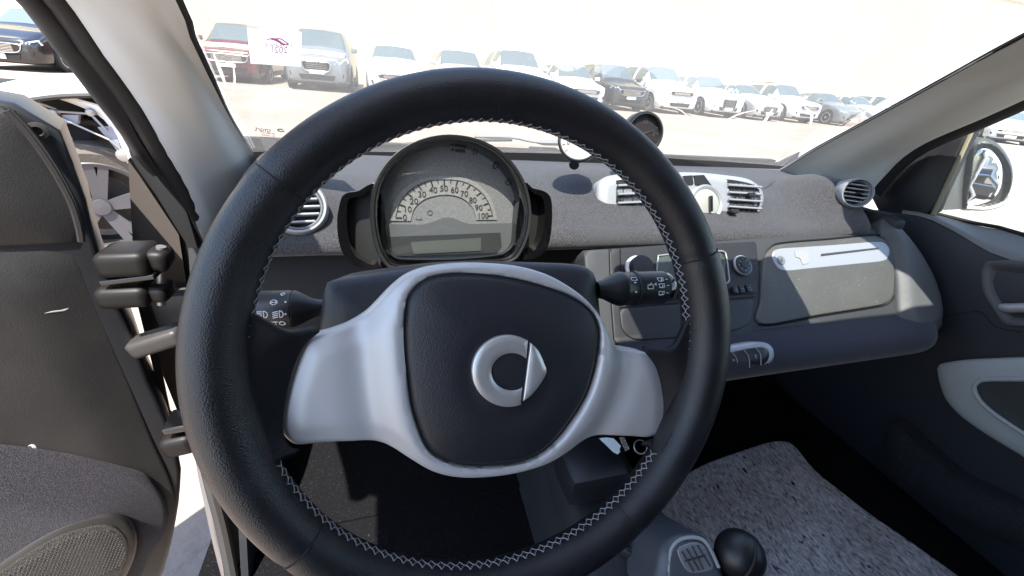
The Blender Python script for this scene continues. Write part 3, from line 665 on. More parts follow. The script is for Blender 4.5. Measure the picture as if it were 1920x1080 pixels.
mesh('hinge_post', *prism(JF.pxs([(240, 300), (262, 330), (335, 440), (360, 600), (372, 770), (340, 790), (300, 690), (262, 560), (248, 440)]), JF, -.02, 0), mat('jamb_brown', (.10, .085, .075), .6), own, smooth=None)
mesh('jamb_strip', *prism(JF.pxs([(256, 560), (274, 560), (320, 770), (345, 790), (330, 795), (305, 760)], .004), JF, .002, .008), M['sill'], own, smooth=None)
mesh('wing_bracket', *shell(loft([[onY(x, y, .74) for x, y in ((246, 465), (252, 430), (272, 414), (330, 410), (350, 412))], [onY(x, y, .74) for x, y in ((258, 466), (266, 440), (280, 429), (330, 428), (350, 428))], [onY(x, y, .72) for x, y in ((262, 466), (272, 448), (290, 440), (330, 440), (350, 440))]], 24, 3), .006), mat('primer_grey', (.42, .40, .39), .5), own, label='pale grey bracket at the top of the hinge post')
mesh('rear_quarter', *bx((1.17, -1.0, -.42), (.05, .9, .9), None, .02), white, own)
mesh('side_panel', *bx((-.33, -.80, -.25), (.06, .66, 1.16), None, .02), M['plastic'], own)
mesh('side_panel', *bx((1.12, -.85, -.25), (.04, .56, 1.16), None, .02), M['plastic'], own)
for x in (.07, .74):
    q = mesh('seat', *bx((x, -.28, -.62), (.48, .46, .14), None, .05, 4), M['shelfcloth'], own)
    V, F = bx((0, 0, 0), (.46, .12, .66), None, .045, 4); c, s_ = math.cos(-.22), math.sin(-.22)
    mesh('backrest', np.array([(x + p[0], -.56 + p[1] * c + p[2] * s_, -.22 + p[2] * c - p[1] * s_) for p in V]), F, M['shelfcloth'], q)
    mesh('headrest', *bx((x, -.66, .16), (.24, .10, .16), None, .04, 4), M['shelfcloth'], q)
    mesh('seat_base', *bx((x, -.28, -.72), (.40, .40, .07), None, .01), M['black'], q)
V, F = bx((0, 0, 0), (.34, .25, .05), None, .02, 3); c, s_ = math.cos(-.56), math.sin(-.56)
mesh('unseen_shade_block', np.array([(.43 + p[0], .245 + p[1] * c - p[2] * s_, .185 + p[1] * s_ + p[2] * c) for p in V]), F, M['headliner'], own)  # unseen box added under the header to cast shade on the radio stack
# rear view mirror under the header, out of the picture but shading the dash
rv = Thing('rearview_mirror', (.47, .30, .12), 'black rear view mirror hanging under the windshield header', 'mirror')
mesh('mirror_body', *bx((.47, .315, .135), (.26, .035, .075), None, .015), M['plastic_sm'], rv)
mesh('mirror_stem', *tube([(.47, .325, .15), (.47, .31, .185), (.47, .26, .215)], .012, 10), M['plastic_sm'], rv)
mesh('mirror_face', *bx((.47, .295, .135), (.245, .004, .062), None, .001), M['mirror'], rv)
# wiper on the outside of the glass
wp_ = Thing('wiper', (.45, .95, -.17), 'thin wiper arm and blade lying along the windshield base', 'wiper')
mesh('blade', *tube(crom([onY(x, y, .93) for x, y in ((700, 276), (800, 268), (900, 263), (960, 262))], 20), .004, 6), M['plastic'], wp_)
mesh('arm', *tube(crom([onY(x, y, .94) for x, y in ((890, 256), (960, 258), (1000, 266), (1060, 268), (1180, 272))], 20), [.003] * 8 + [.007] * 5 + [.005] * 7, 6), mat('wiper_grey', (.20, .20, .20), .6), wp_)
mesh('pivot', *bx(onY(1020, 282, .95), (.07, .03, .012), None, .004), M['plastic'], wp_)
# paper placard on the glass
PF = Frame(ws(515, 88, .004), WSN, up=(0, -.05, 1))
po = PF.pxs([(463, 52), (566, 60), (564, 124), (470, 118)])
pc = mesh('paper_sign', *prism(po, PF, 0, .0008), M['paper'], smooth=None)
tag(pc, 'white paper sign on the windshield with mirrored pink print', 'paper sign')
pp = Part(pc.o, pc.base); mb = MB()
mb.add(text_px('2021', PF, 523, 94, 17, .0014, mirror=True, rot=-.04)).add(text_px('ENTRANCE', PF, 522, 85, 10, .0014, mirror=True, rot=-.02)).add(text_px('* * * *', PF, 525, 104, 9, .0014, mirror=True))
mb.add(tube(crom([PF.P(*PF.px(x, y), .0018) for x, y in ((501, 71), (512, 70), (523, 75), (531, 80), (540, 80))], 14), [.0006] * 3 + [.0014] * 8 + [.0006] * 3, 5)).add(tube(crom([PF.P(*PF.px(x, y), .0018) for x, y in ((514, 70), (526, 70), (534, 75), (540, 79))], 14), .0007, 5))
mb.build('print', M['pink'], pp, smooth=None)
# ---------------------------------------------------------------- dashboard
ds = Thing('dashboard', (.38, .70, -.45), 'dark fabric dashboard with silver vents, radio and glove box', 'dashboard')
def gs(x, c, s): return math.exp(-((x - c) / s) ** 2)
def sstep(x, a, b): t = min(1, max(0, (x - a) / (b - a))); return t * t * (3 - 2 * t)
PROF = [(.885, -.175), (.83, -.172), (.76, -.176), (.70, -.186), (.64, -.200), (.59, -.216), (.563, -.226), (.552, -.238), (.558, -.250), (.585, -.258), (.66, -.262)]
def pad_line(x):
    out = []
    e = sstep(x, .93, .995)          # round off the right end
    for (y, z) in PROF:
        b = .016 * sstep(x, .30, .36) * (1 - sstep(x, .70, .80)) * gs(y, .725, .055)      # hood over the centre vents
        r = .050 * gs(x, .925, .085) * gs(y, .655, .085)                                 # mound of the right vent
        l = .020 * gs(x, -.12, .09) * gs(y, .66, .07)
        yy = y + (0.030 * e if y < .62 else 0); zz = z + b + r + l - (.018 * e * e if y < .7 else 0)
        out.append((x, yy, zz))
    return out
xs = list(np.linspace(-.215, .25, 9)) + list(np.linspace(.28, .40, 6)) + list(np.linspace(.44, .70, 8)) + list(np.linspace(.73, 1.0, 16))
G = np.array([crom(pad_line(x), 70) for x in xs])
pad = mesh('upper_pad', *shell(grid(G), .004, (0, 0, 1)), M['pad'], ds, smooth=180)
mesh('end_cap', *bx((1.0, .69, -.235), (.03, .30, .07), None, .012), M['plastic'], ds)
# lower body behind the wheel
mesh('lower_panel', *shell(loft([[(x, .60, -.25) for x in (-.265, .2, .42)], [(x, .575, -.30) for x in (-.265, .2, .42)], [(x, .56, -.38) for x in (-.265, .2, .42)], [(x, .60, -.50) for x in (-.265, .2, .42)]], 12, 5), .01, (0, -1, 0)), M['black'], ds)
mesh('under_panel', *shell(loft([[(x, .43, -.435) for x in (.40, .7, 1.04)], [(x, .60, -.46) for x in (.40, .7, 1.04)], [(x, .90, -.45) for x in (.40, .7, 1.04)]], 8, 3), .01), M['black'], ds)

# slanted face that carries radio and glove box
KF = Frame((.6, .55, -.238), (0, -.69, .72))
def KP(L, h=0.0): return KF.pxs(L, h)
face = KP([(1095, 468), (1300, 455), (1450, 444), (1640, 428), (1668, 440), (1690, 470), (1712, 520), (1716, 570), (1680, 590), (1560, 605), (1430, 625), (1400, 648), (1250, 655), (1130, 655), (1105, 600)])
plate('face_panel', face, KF, M['trimmid'], ds, sp=.015, rnd=.004, depth=.08, smooth=False, label='grey plastic face panel below the fabric pad')

# ---- radio stack
radio = plate('radio', KP([(1143, 466), (1290, 458), (1419, 452), (1424, 520), (1424, 606), (1412, 626), (1390, 640), (1250, 656), (1168, 658), (1152, 640), (1146, 560)], .004), KF.shift(.004), M['plastic'], ds, sp=.01, rnd=.002, depth=.02, smooth=False, label='black centre panel with radio and storage drawer')
K2 = KF.shift(.0062)
def kp(x, y, h=0): return K2.P(*K2.px(x, y), h)
mb = MB()
for L in ([(1163, 466), (1166, 560)], [(1162, 576), (1290, 566), (1416, 556)], [(1160, 569), (1290, 559), (1417, 549)]): mb.add(tube([kp(x, y, .0002) for x, y in L], .0009, 5))
mb.build('panel_gap', M['black'], radio)
dr = plate('drawer', K2.pxs([(1162, 578), (1290, 568), (1413, 559), (1412, 590), (1404, 608), (1385, 618), (1290, 632), (1195, 638), (1175, 630), (1165, 612)]), K2, mat('drawer_plastic', (.013, .0135, .016), .5), radio, sp=.01, rnd=.002, depth=.004, smooth=False)
mesh('drawer_pull', *bx((*K2.px(1281, 583), .003), (.012, .0025, .002), K2), M['vent'], dr)
kc = K2.P(*K2.px(1196, 506))
kn = mesh('volume_knob', *lathe(kc, KF.n, [(.0235, 0), (.0235, .004), (.021, .006), (.0195, .0062)], 40), M['silver'], radio)
mesh('knob_cap', *lathe(kc, KF.n, [(.0195, .002), (.0195, .016), (.018, .0185), (.001, .019)], 36), M['plastic_sm'], kn)
dsp = plate('display', K2.pxs([(1236, 482), (1300, 477), (1355, 474), (1360, 510), (1356, 530), (1300, 533), (1238, 537), (1232, 520)]), K2, M['lcdark'], radio, sp=.01, rnd=.001, depth=.004)
mesh('display_frame', *tube([K2.P(u, v, .001) for u, v in crom(K2.pxs([(1233, 486), (1240, 479), (1300, 474), (1352, 471), (1360, 478), (1365, 510), (1361, 532), (1300, 536), (1238, 540), (1231, 532)]), 60, True)], .0013, 6, True), M['vent'], dsp)
mb = MB().add(bx((*K2.px(1275, 535), .002), (.022, .0035, .003), K2, .001)); mb.build('trim_bar', M['vent'], radio)
pc4 = K2.P(*K2.px(1391, 498))
pd = mesh('direction_pad', *lathe(pc4, KF.n, [(.0185, 0), (.0185, .003), (.017, .0042), (.0160, .003)], 36), M['vent'], radio)
mesh('pad_disc', *lathe(pc4, KF.n, [(.0160, .001), (.0158, .0046), (.013, .0055), (.0065, .005), (.0062, .0062), (.0, .0064)], 32), M['plastic_sm'], pd)
PFd = Frame(pc4 + KF.n * .0062, KF.n); mb = MB()
for a in range(4):
    c_, s_ = math.cos(a * PI / 2), math.sin(a * PI / 2); q = .0105
    mb.add(prism([(q * c_ + .0016 * c_, q * s_ + .0016 * s_), (q * c_ - .0015 * s_, q * s_ + .0015 * c_), (q * c_ + .0015 * s_, q * s_ - .0015 * c_)], PFd, -.0005, 0))
    aa = a * PI / 2 + PI / 4; mb.add(tube([PFd.P(.0068 * math.cos(aa), .0068 * math.sin(aa), -.0008), PFd.P(.0125 * math.cos(aa), .0125 * math.sin(aa), -.0008)], .0004, 4))
mb.build('arrow_print', M['icongrey'], pd, smooth=None)
for (x, y) in ((1376, 544), (1388, 543), (1401, 541), (1250, 552), (1272, 550), (1228, 554), (1206, 556)):
    bt = mesh('button', *bx((*K2.px(x, y), .002), (.0105, .0125, .005), K2, .0015), M['plastic_sm'], radio)
    mesh('button_print', *bx((*K2.px(x, y), .0047), (.003, .0007, .0003), K2), M['icongrey'], bt, smooth=None)

# ---- glove box
gb = plate('glove_box', KP([(1432, 500), (1434, 484), (1446, 466), (1468, 457), (1560, 449), (1632, 442), (1655, 446), (1668, 458), (1677, 485), (1678, 530), (1674, 556), (1662, 568), (1640, 574), (1540, 590), (1428, 607), (1428, 560)], .008), KF.shift(.008), M['glovebox'], ds, h=lambda u, v, d: .002 * sstep(d, 0, .03), sp=.008, rnd=.003, depth=.012, label='scuffed grey glove box lid')
mesh('lid_gap', *tube([KF.P(u, v, .0012) for u, v in crom(KP([(1430, 500), (1432, 484), (1444, 464), (1467, 455), (1560, 447), (1632, 440), (1657, 444), (1670, 457), (1679, 485), (1680, 530), (1676, 558), (1663, 570), (1640, 576), (1540, 592), (1426, 609), (1426, 560)], .001), 120, True)], .0016, 5, True), M['black'], gb)
K3 = KF.shift(.0102)
st = plate('handle_strip', K3.pxs([(1449, 474), (1462, 466), (1500, 463), (1560, 459), (1640, 453), (1658, 455), (1668, 466), (1667, 480), (1655, 490), (1600, 496), (1520, 504), (1480, 508), (1462, 505), (1452, 492)]), K3, M['vent'], gb, sp=.006, rnd=.002, depth=.006, label='pale silver handle strip of the glove box')
K4 = K3.shift(.0008)
lk = mesh('lock', *lathe(K4.P(*K4.px(1465, 488)), KF.n, [(.0085, -.002), (.0085, .0006), (.0, .0008)], 24), mat('lock_grey', (.24, .24, .24), .4, metal=.5), st)
mesh('key_slot', *bx((*K4.px(1465, 488), .0012), (.0015, .006, .0006), K4), M['ink'], lk, smooth=None)
mesh('card_slot', *prism(K4.pxs([(1540, 476), (1647, 464), (1647, 467), (1540, 480)]), K4, -.001, .0004), M['ink'], st, smooth=None)
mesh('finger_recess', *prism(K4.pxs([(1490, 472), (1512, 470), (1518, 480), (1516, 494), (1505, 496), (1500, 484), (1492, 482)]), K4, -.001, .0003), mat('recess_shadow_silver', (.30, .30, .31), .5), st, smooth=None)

# ---- lower shelf pad and the grey end piece
def shelf_line(x):
    e = sstep(x, .90, 1.03); L = [(.470, -.352), (.436, -.3525), (.405, -.353), (.380, -.358), (.366, -.368), (.362, -.382), (.370, -.398), (.395, -.412), (.46, -.425)]
    return [(x, y + .045 * e * e * (1 if y < .43 else 0), z + .004 * e) for y, z in L]
G = np.array([crom(shelf_line(x), 40) for x in np.r_[np.linspace(.30, .88, 14), np.linspace(.91, 1.035, 10)]])
mesh('shelf_pad', *shell(grid(G), .006, (0, 0, 1)), M['shelfcloth'], ds, smooth=180, label='dark blue padded shelf under the glove box')
ep = KP([(1662, 402), (1690, 428), (1722, 468), (1748, 512), (1764, 555), (1770, 590), (1764, 612), (1745, 626), (1722, 634), (1700, 610), (1688, 580), (1684, 520), (1672, 462), (1655, 432)], .01)
plate('end_trim', ep, KF.shift(.01), mat('end_grey', (.085, .088, .09), .55, bump=('noise', 900, .25, .0003)), ds, h=lambda u, v, d: .010 * sstep(d, 0, .02), sp=.008, rnd=.006, depth=.05, label='curved grey end piece beside the passenger door')

# ---- switch pod on the shelf
SPF = Frame(onp(1398, 672, A(0, .372, -.372), unit((0, -.75, .55))), (-.12, -.80, .55))
sp_o = SPF.pxs([(1330, 655), (1360, 650), (1400, 643), (1430, 641), (1447, 648), (1453, 664), (1446, 682), (1425, 693), (1395, 700), (1350, 706), (1325, 700)])
spd = plate('switch_pod', sp_o, SPF, M['vent'], ds, h=lambda u, v, d: .004 * sstep(d, 0, .006), sp=.004, rnd=.003, depth=.02, label='silver rimmed switch strip on the shelf')
ko = SPF.pxs([(1330, 668), (1366, 660), (1405, 652), (1428, 651), (1438, 660), (1436, 676), (1422, 684), (1395, 690), (1350, 697), (1330, 694)])
kb = plate('switch_bank', ko, SPF.shift(.0052), M['plastic_sm'], spd, h=lambda u, v, d: .003 * sstep(d, 0, .01), sp=.004, rnd=.002, depth=.006)
mb = MB()
for L in ([(1366, 660), (1374, 672), (1376, 690)], [(1388, 656), (1396, 668), (1398, 688)], [(1410, 652), (1418, 664), (1419, 684)]): mb.add(tube(crom([SPF.P(*SPF.px(x, y), .0088) for x, y in L], 8), .0006, 5))
mb.add(text_vf('E', SPF, *SPF.px(1409, 668), .008, h=.0092)).add(text_vf('o', SPF, *SPF.px(1368, 674), .007, h=.0092))
mb.build('switch_divider', M['icongrey'], kb, smooth=None)

# ---- vents
slatm = M['vent']
def round_vent(F, R, name, label, knob=True):
    o = F.o; n = F.n
    v = mesh(name, *lathe(o, n, [(R * .70, -.06), (R * .98, -.045), (R, -.004), (R * .985, .004), (R * .93, .008), (R * .86, .008), (R * .83, .004), (R * .82, -.02)], 48), M['vent'], ds, label=label)
    mesh('vent_ring', *lathe(o, n, [(R * .82, -.01), (R * .81, .003), (R * .77, .0045), (R * .74, .002), (R * .735, -.02)], 48), M['vent'], v)
    mesh('vent_duct', *lathe(o, n, [(R * .735, -.018), (R * .70, -.032), (.0005, -.034)], 32), M['black'], v)
    for q in np.linspace(-.72, .72, 5):
        y = q * R * .735; hw = math.sqrt(max((R * .735) ** 2 - y * y, 1e-6)) * .99
        mesh('slat', *bx((0, y, -.006), (2 * hw, .0028, .016), F, .001), slatm, v)
    if knob: mesh('vent_knob', *bx((R * .1, .0, .002), (.010, .005, .010), F, .002), M['plastic_sm'], v)
    return v
LVF = Frame(onp(558, 388, A(-.11, .588, -.185), unit((.05, -.85, .5))), (.12, -.86, .48))
round_vent(LVF, .038, 'round_vent', 'round silver vent left of the instrument cluster', knob=False)
RVF = Frame(onp(1605, 362, A(.90, .60, -.165), unit((-.5, -.8, .35))), (-.50, -.80, .30))
round_vent(RVF, .0305, 'round_vent', 'round silver ball vent at the passenger end')
# centre vent unit
CVF = Frame(onp(1280, 368, A(.45, .640, -.19), unit((0, -.88, .47))), (-.06, -.86, .48))
cvo = CVF.pxs([(1120, 360), (1124, 340), (1150, 327), (1220, 323), (1300, 322), (1360, 327), (1405, 335), (1428, 352), (1434, 372), (1428, 392), (1415, 404), (1330, 414), (1240, 413), (1160, 412), (1134, 404), (1122, 385)])
cv = plate('centre_vent', cvo, CVF, M['vent'], ds, h=lambda u, v, d: .006 * sstep(d, 0, .015), sp=.006, rnd=.005, depth=.07, label='pale silver centre vent housing')
C2 = CVF.shift(.006)
for L, nm in (([(1156, 338), (1228, 332), (1248, 340), (1252, 400), (1240, 408), (1160, 410), (1154, 400), (1154, 350)], 'l'), ([(1360, 336), (1405, 343), (1422, 354), (1427, 372), (1422, 392), (1410, 402), (1366, 405), (1363, 398), (1368, 370), (1364, 350)], 'r')):
    cav = plate('vent_opening', C2.pxs(L), C2, M['black'], cv, sp=.006, rnd=.0015, depth=.004, label='dark louvred outlet')
    ys_ = [p[1] for p in L]; x0, x1 = min(p[0] for p in L), max(p[0] for p in L)
    for k, y in enumerate(np.linspace(min(ys_) + 15, max(ys_) - 14, 4)):
        dx = -(y - 330) * .02; tl = 3 if nm == 'l' else -3
        a = C2.P(*C2.px(x0 + 3, y + (2 if nm == 'l' else -3)), .0045); b = C2.P(*C2.px(x1 - 3, y - (2 if nm == 'l' else -1)), .0045)
        mesh('slat', *tube([a, (a + b) / 2, b], .0024, 6), slatm, cav)
    mb = MB()
    for x in np.linspace(x0 + 14, x1 - 14, 5): mb.add(tube([C2.P(*C2.px(x, min(ys_) + 8), .001), C2.P(*C2.px(x, max(ys_) - 8), .001)], .0008, 4))
    mb.build('vane', mat('vane_dark', (.03, .027, .027), .6), cav)
mesh('vent_knob', *bx((*C2.px(1402, 367), .008), (.016, .008, .010), C2, .003), M['plastic_sm'], cv)
mesh('slide_lever', *bx((*C2.px(1366, 399), .012), (.018, .008, .014), C2, .003), M['plastic_sm'], cv)
dc = C2.P(*C2.px(1322, 382))
dl = mesh('heater_dial', *lathe(dc, CVF.n, [(.036, -.01), (.036, .004), (.033, .007), (.028, .005)], 40), M['vent'], cv, label='round heater dial between the vents')
mesh('dial_face', *lathe(dc, CVF.n, [(.028, .004), (.024, .0055), (.0, .006)], 32), mat('heater_face', (.35, .35, .32), .4), dl)
mesh('dial_pointer', *bx((*C2.px(1326, 384), .010), (.005, .030, .008), C2, .002), M['gloss'], dl)
mesh('heated_seat_button', *prism(C2.pxs([(1300, 329), (1318, 328), (1334, 350), (1330, 357), (1312, 348), (1302, 346)]), C2, -.002, .003, .04), M['plastic_sm'], cv, smooth=None)
mesh('hazard_button', *prism(C2.pxs([(1280, 330), (1297, 329), (1299, 346), (1284, 347)]), C2, -.002, .003, .04), M['plastic_sm'], cv, smooth=None)

# ---------------------------------------------------------------- two small gauges on the pad
def gauge(name, label, px, Y, rpx, n, nums, face=(.55, .55, .53), pr=(.30, .08, .06)):
    c = onY(*px, Y); t = Thing(name, (c[0], c[1], c[2] - .05), label, 'gauge', 'add-on gauges on the dash top')
    n = unit(n); F = Frame(c, n); R = rpx * float(c @ (-RC[:, 2])) / FPX
    hs = mesh('housing', *lathe(c, n, [(.0, -.040), (R * .55, -.040), (R * .88, -.028), (R, -.012), (R, .006), (R * .97, .009), (R * .90, .009), (R * .89, .004)], 44), M['plastic_sm'], t)
    mesh('bezel', *lathe(c, n, [(R * .93, .006), (R * .92, .011), (R * .87, .011), (R * .86, .003)], 44), mat('gauge_bezel', (.11, .11, .11), .3, metal=.6), hs)
    fc = mesh('dial', *lathe(c, n, [(R * .87, .003), (.0005, .0032)], 40), mat('gauge_face_%d' % px[0], face, .5), t)
    mb = MB()
    for k in range(13):
        a = math.radians(225 - 270 * k / 12); mb.add(bx((0, 0, 0), (.001, .001, .0003))) if False else mb.add(tube([F.P(R * q * math.cos(a), R * q * math.sin(a), .0036) for q in (.68, .80)], .0005, 4))
    for a, s_ in nums: mb.add(text_vf(s_, F, R * .52 * math.cos(a), R * .52 * math.sin(a), R * .28, h=.0038))
    mb.build('dial_print', mat('gauge_print_%d' % px[0], pr, .7), fc, smooth=None)
    mesh('needle', *prism([(-.002, 0), (0, -.001), (R * .55, R * .18), (0, .001)], F, .004, .005), mat('needle_%d' % px[0], pr, .6), t, smooth=None)
    st_ = mesh('stalk', *tube([c - n * .02 + A(0, 0, -R * .6), c - n * .018 + A(-.002, 0, -R * 1.0), c - n * .012 + A(-.004, -.002, -R * 1.12)], [.007, .008, .009], 14), M['plastic_sm'], t)
    return t
gauge('dash_gauge', 'small round gauge with white face peeking inside the wheel rim', (1087, 262), .66, 41, (-.40, -.88, .22), [(math.radians(200), '0'), (math.radians(0), '6x'), (math.radians(100), '3')])
gauge('dash_gauge', 'small round clock gauge mostly hidden behind the wheel rim', (1205, 250), .68, 38, (-.10, -.96, .22), [(math.radians(90), '12'), (math.radians(0), '3'), (math.radians(270), '6')], (.02, .017, .017), (.10, .07, .07))

# ---------------------------------------------------------------- instrument cluster
ic = Thing('instrument_cluster', (.075, .52, -.30), 'domed speedometer cluster with gloss black side pods on the dash', 'instrument cluster')
IF = Frame(onp(848, 400, A(0, .475, -.16), unit((0, -.93, .37))), (0, -.945, .327))
ring = IF.pxs([(704, 400), (708, 360), (722, 325), (746, 296), (780, 274), (820, 262), (860, 261), (900, 270), (936, 290), (962, 318), (980, 352), (988, 392), (985, 430), (974, 462), (955, 484), (900, 490), (820, 494), (745, 498), (722, 480), (709, 445)])
R1 = crom(ring, 90, True); cen = R1.mean(0)
def rsc(k, du=0, dv=0): return cen + (R1 - cen) * k + A(du, dv)
def ringrow(k, h): return np.array([IF.P(u, v, h) for u, v in rsc(k)])
hood = mesh('hood', *grid(np.array([ringrow(.96, -.13), ringrow(1.05, -.11), ringrow(1.075, -.05), ringrow(1.07, -.004), ringrow(1.05, .003), ringrow(1.015, .002)]), cv=True), mat('hood_plastic', (.02, .02, .021), .3), ic, smooth=60, label='rounded dark hood around the dial')
mesh('bezel', *grid(np.array([ringrow(1.015, .001), ringrow(1.0, .0035), ringrow(.985, .001), ringrow(.965, -.012), ringrow(.955, -.034)]), cv=True), M['gloss'], ic, smooth=60)
dF = IF.shift(-.034)
dial = mesh('dial', *prism([tuple(p) for p in rsc(.97)], dF, -.004, 0), M['dial'], ic, smooth=None, label='grey dial plate with rippled lens reflection mottled into its colour')
lowp = prism(dF.pxs([(716, 420), (790, 421), (812, 416), (830, 408), (848, 408), (866, 416), (880, 420), (968, 418), (966, 455), (950, 474), (745, 482), (726, 465)]), dF, 0, .003)
lp = mesh('lower_mask', *lowp, M['dialgrey'], dial, smooth=None)
mesh('display_mask', *prism(dF.pxs([(730, 444), (938, 436), (940, 462), (930, 474), (745, 480), (735, 470)], .003), dF, .003, .0045), mat('mask_dark', (.055, .06, .06), .35), dial, smooth=None)
lcd = mesh('display', *prism(dF.pxs([(770, 454), (902, 446), (901, 470), (776, 476)], .0045), dF, .0045, .006), M['lcd'], ic, smooth=None, label='pale green blank display')
# scale arc and figures
def dpx(x, y): return dF.px(x, y)
band_o = [(731, 414), (739, 380), (760, 352), (792, 335), (832, 330), (872, 334), (902, 350), (922, 376), (932, 412)]
band_i = [(770, 414), (776, 392), (792, 376), (812, 368), (833, 365), (853, 367), (872, 375), (887, 391), (893, 412)]
Bo, Bi = crom([dpx(*p) for p in band_o], 40), crom([dpx(*p) for p in band_i], 40)
Vb = np.array([[dF.P(u, v, .001) for u, v in Bo], [dF.P(u, v, .001) for u, v in Bi]])
mesh('scale_band', *shell(grid(Vb), .0008), mat('scale_pale', (.34, .335, .31), .5, var=(420, .42, .62, (.42, .415, .39)), bump=('noise', 420, .4, .0006)), dial, smooth=None)  # same reflection mottle painted into the band colour
Ti = crom([dpx(*p) for p in [(742, 408), (749, 382), (768, 358), (796, 342), (833, 337), (868, 341), (896, 356), (914, 378), (923, 404)]], 41)
mb = MB(); cc = A(*dpx(832, 410))
for k in range(41):
    p = A(Ti[k]); d = unit(cc - p); ln = .0075 if k % 4 == 0 else (.0045 if k % 2 == 0 else .0)
    if ln: mb.add(tube([dF.P(*p, .0026), dF.P(*(p + d * ln), .0026)], .0005 if k % 4 else .0008, 4))
mb.add(tube([dF.P(*p, .0026) for p in Ti], .0004, 4)); mb.build('tick', M['ink'], dial)
dig = [('0', 759, 408), ('10', 764, 393), ('20', 776, 378), ('30', 791, 365), ('40', 812, 357), ('50', 832, 354), ('60', 852, 357), ('70', 870, 364), ('80', 886, 376), ('90', 897, 390), ('100', 905, 405)]
mb = MB()
for s_, x, y in dig: mb.add(text_vf(s_, dF, *dpx(x, y), .0105, h=.0024))
mb.build('numerals', M['ink'], dial, smooth=None)
mb = MB().add(text_vf('mph', dF, *dpx(786, 411), .005, h=.0005)).add(tube([dF.P(*(A(dpx(806, 399)) + A(.003 * math.cos(a), .003 * math.sin(a))), .0006) for a in np.linspace(0, 2 * PI, 12)], .0005, 4))
mb.build('small_print', mat('dial_print_grey', (.12, .12, .12), .7), dial, smooth=None)
# outer ring of large figures on the right
mb = MB()
for s_, x, y, r in (('0', 929, 310, -.5), ('8', 953, 341, -.8), ('0', 966, 380, -1.0), ('6', 972, 366, -1.1)): mb.add(text_vf(s_, dF, *dpx(x, y), .017, h=.001, rot=r))
mb.add(prism([dpx(*p) for p in ((842, 281), (851, 278), (851, 284))], dF, .0005, .001)).add(prism([dpx(*p) for p in ((853, 279), (872, 280), (872, 287), (853, 285))], dF, .0005, .001))
for x in (887, 892): mb.add(tube([dF.P(*dpx(x, 281), .0008), dF.P(*dpx(x + 1, 291), .0008)], .0008, 4))
mb.build('warning_print', M['ink'], dial, smooth=None)
mesh('bottom_lip', *tube(crom([IF.P(*IF.px(x, y), -.012) for x, y in ((725, 470), (738, 484), (760, 489), (850, 489), (930, 482), (955, 474), (968, 460))], 40), .0028, 8), M['gloss'], ic)
lens = mesh('lens', *grid(np.array([ringrow(k, -.014 - .003 * k) for k in (.97, .6, .3, .001)]), cv=True), M['lens'], ic, smooth=180)
# side pods
for out, inn, lb in (([(712, 352), (670, 357), (646, 362), (636, 380), (631, 420), (636, 460), (650, 488), (672, 502), (712, 504), (730, 500)], [(704, 364), (676, 367), (654, 374), (650, 400), (652, 440), (660, 470), (674, 486), (708, 488)], 'left gloss black side pod'),
                     ([(978, 348), (1000, 352), (1022, 358), (1034, 372), (1036, 410), (1032, 448), (1024, 470), (1006, 484), (985, 487), (965, 480)], [(984, 362), (1004, 364), (1018, 372), (1022, 400), (1018, 440), (1010, 462), (996, 472), (980, 472)], 'right gloss black side pod')):
    PFp = IF.shift(-.012)
    o1 = crom(PFp.pxs(out), 50, True); i1 = crom(PFp.pxs(inn), 50, True)
    rows = [[PFp.P(u, v, -.06) for u, v in o1 * .985 + o1.mean(0) * .015], [PFp.P(u, v, -.004) for u, v in o1], [PFp.P(u, v, .0) for u, v in o1 * .98 + o1.mean(0) * .02], [PFp.P(u, v, -.001) for u, v in i1], [PFp.P(u, v, -.026) for u, v in i1 * .93 + i1.mean(0) * .07]]
    pod = mesh('side_pod', *grid(np.array(rows), cv=True), M['gloss'], ic, smooth=60, label=lb)
    mesh('pod_inlay', *prism([tuple(p) for p in i1 * .95 + i1.mean(0) * .05], PFp, -.030, -.024), mat('pod_inlay_brown', (.010, .010, .009), .5), pod, smooth=None)
# ---------------------------------------------------------------- steering wheel
AL = math.radians(24.5)
SW = Frame((.069, .218, -.173), (0, -math.cos(AL), math.sin(AL)))
sw = Thing('steering_wheel', tuple(SW.o), 'black leather steering wheel with silver spokes and grey stitching', 'steering wheel')
RR = .1715
NA, NB = 240, 28
def rim_r(a):               # tube radius round the wheel; thicker thumb rests near the spokes
    d1 = abs(math.atan2(math.sin(a - PI - .10), math.cos(a - PI - .10))); d2 = abs(math.atan2(math.sin(a + .10), math.cos(a + .10)))
    return .0162 + .0022 * math.exp(-(min(d1, d2) / .5) ** 2)
SEAMS = [math.atan2(*(A(SW.px(*p))[::-1])) for p in ((522, 338), (1300, 480), (1172, 968), (576, 1008))]
G = []
for i in range(NA):
    a = 2 * PI * i / NA; r = rim_r(a)
    for s in SEAMS:
        dd = abs(math.atan2(math.sin(a - s), math.cos(a - s))); r -= .0010 * math.exp(-(dd / .012) ** 2)
    row = []
    for j in range(NB):
        b = 2 * PI * j / NB; cr_, cn = math.cos(b), math.sin(b)
        q = RR + r * .98 * cr_; row.append(SW.P(q * math.cos(a), q * math.sin(a), r * 1.08 * cn))
    G.append(row)
rim = mesh('rim', *grid(np.array(G), True, True), M['leather'], sw, smooth=180)
for s in SEAMS:
    r = rim_r(s) - .0003
    mesh('seam', *tube([SW.P((RR + r * .98 * math.cos(b)) * math.cos(s), (RR + r * .98 * math.cos(b)) * math.sin(s), r * 1.08 * math.sin(b)) for b in np.linspace(0, 2 * PI, 32, endpoint=False)], .0005, 5, True), M['black'], rim)
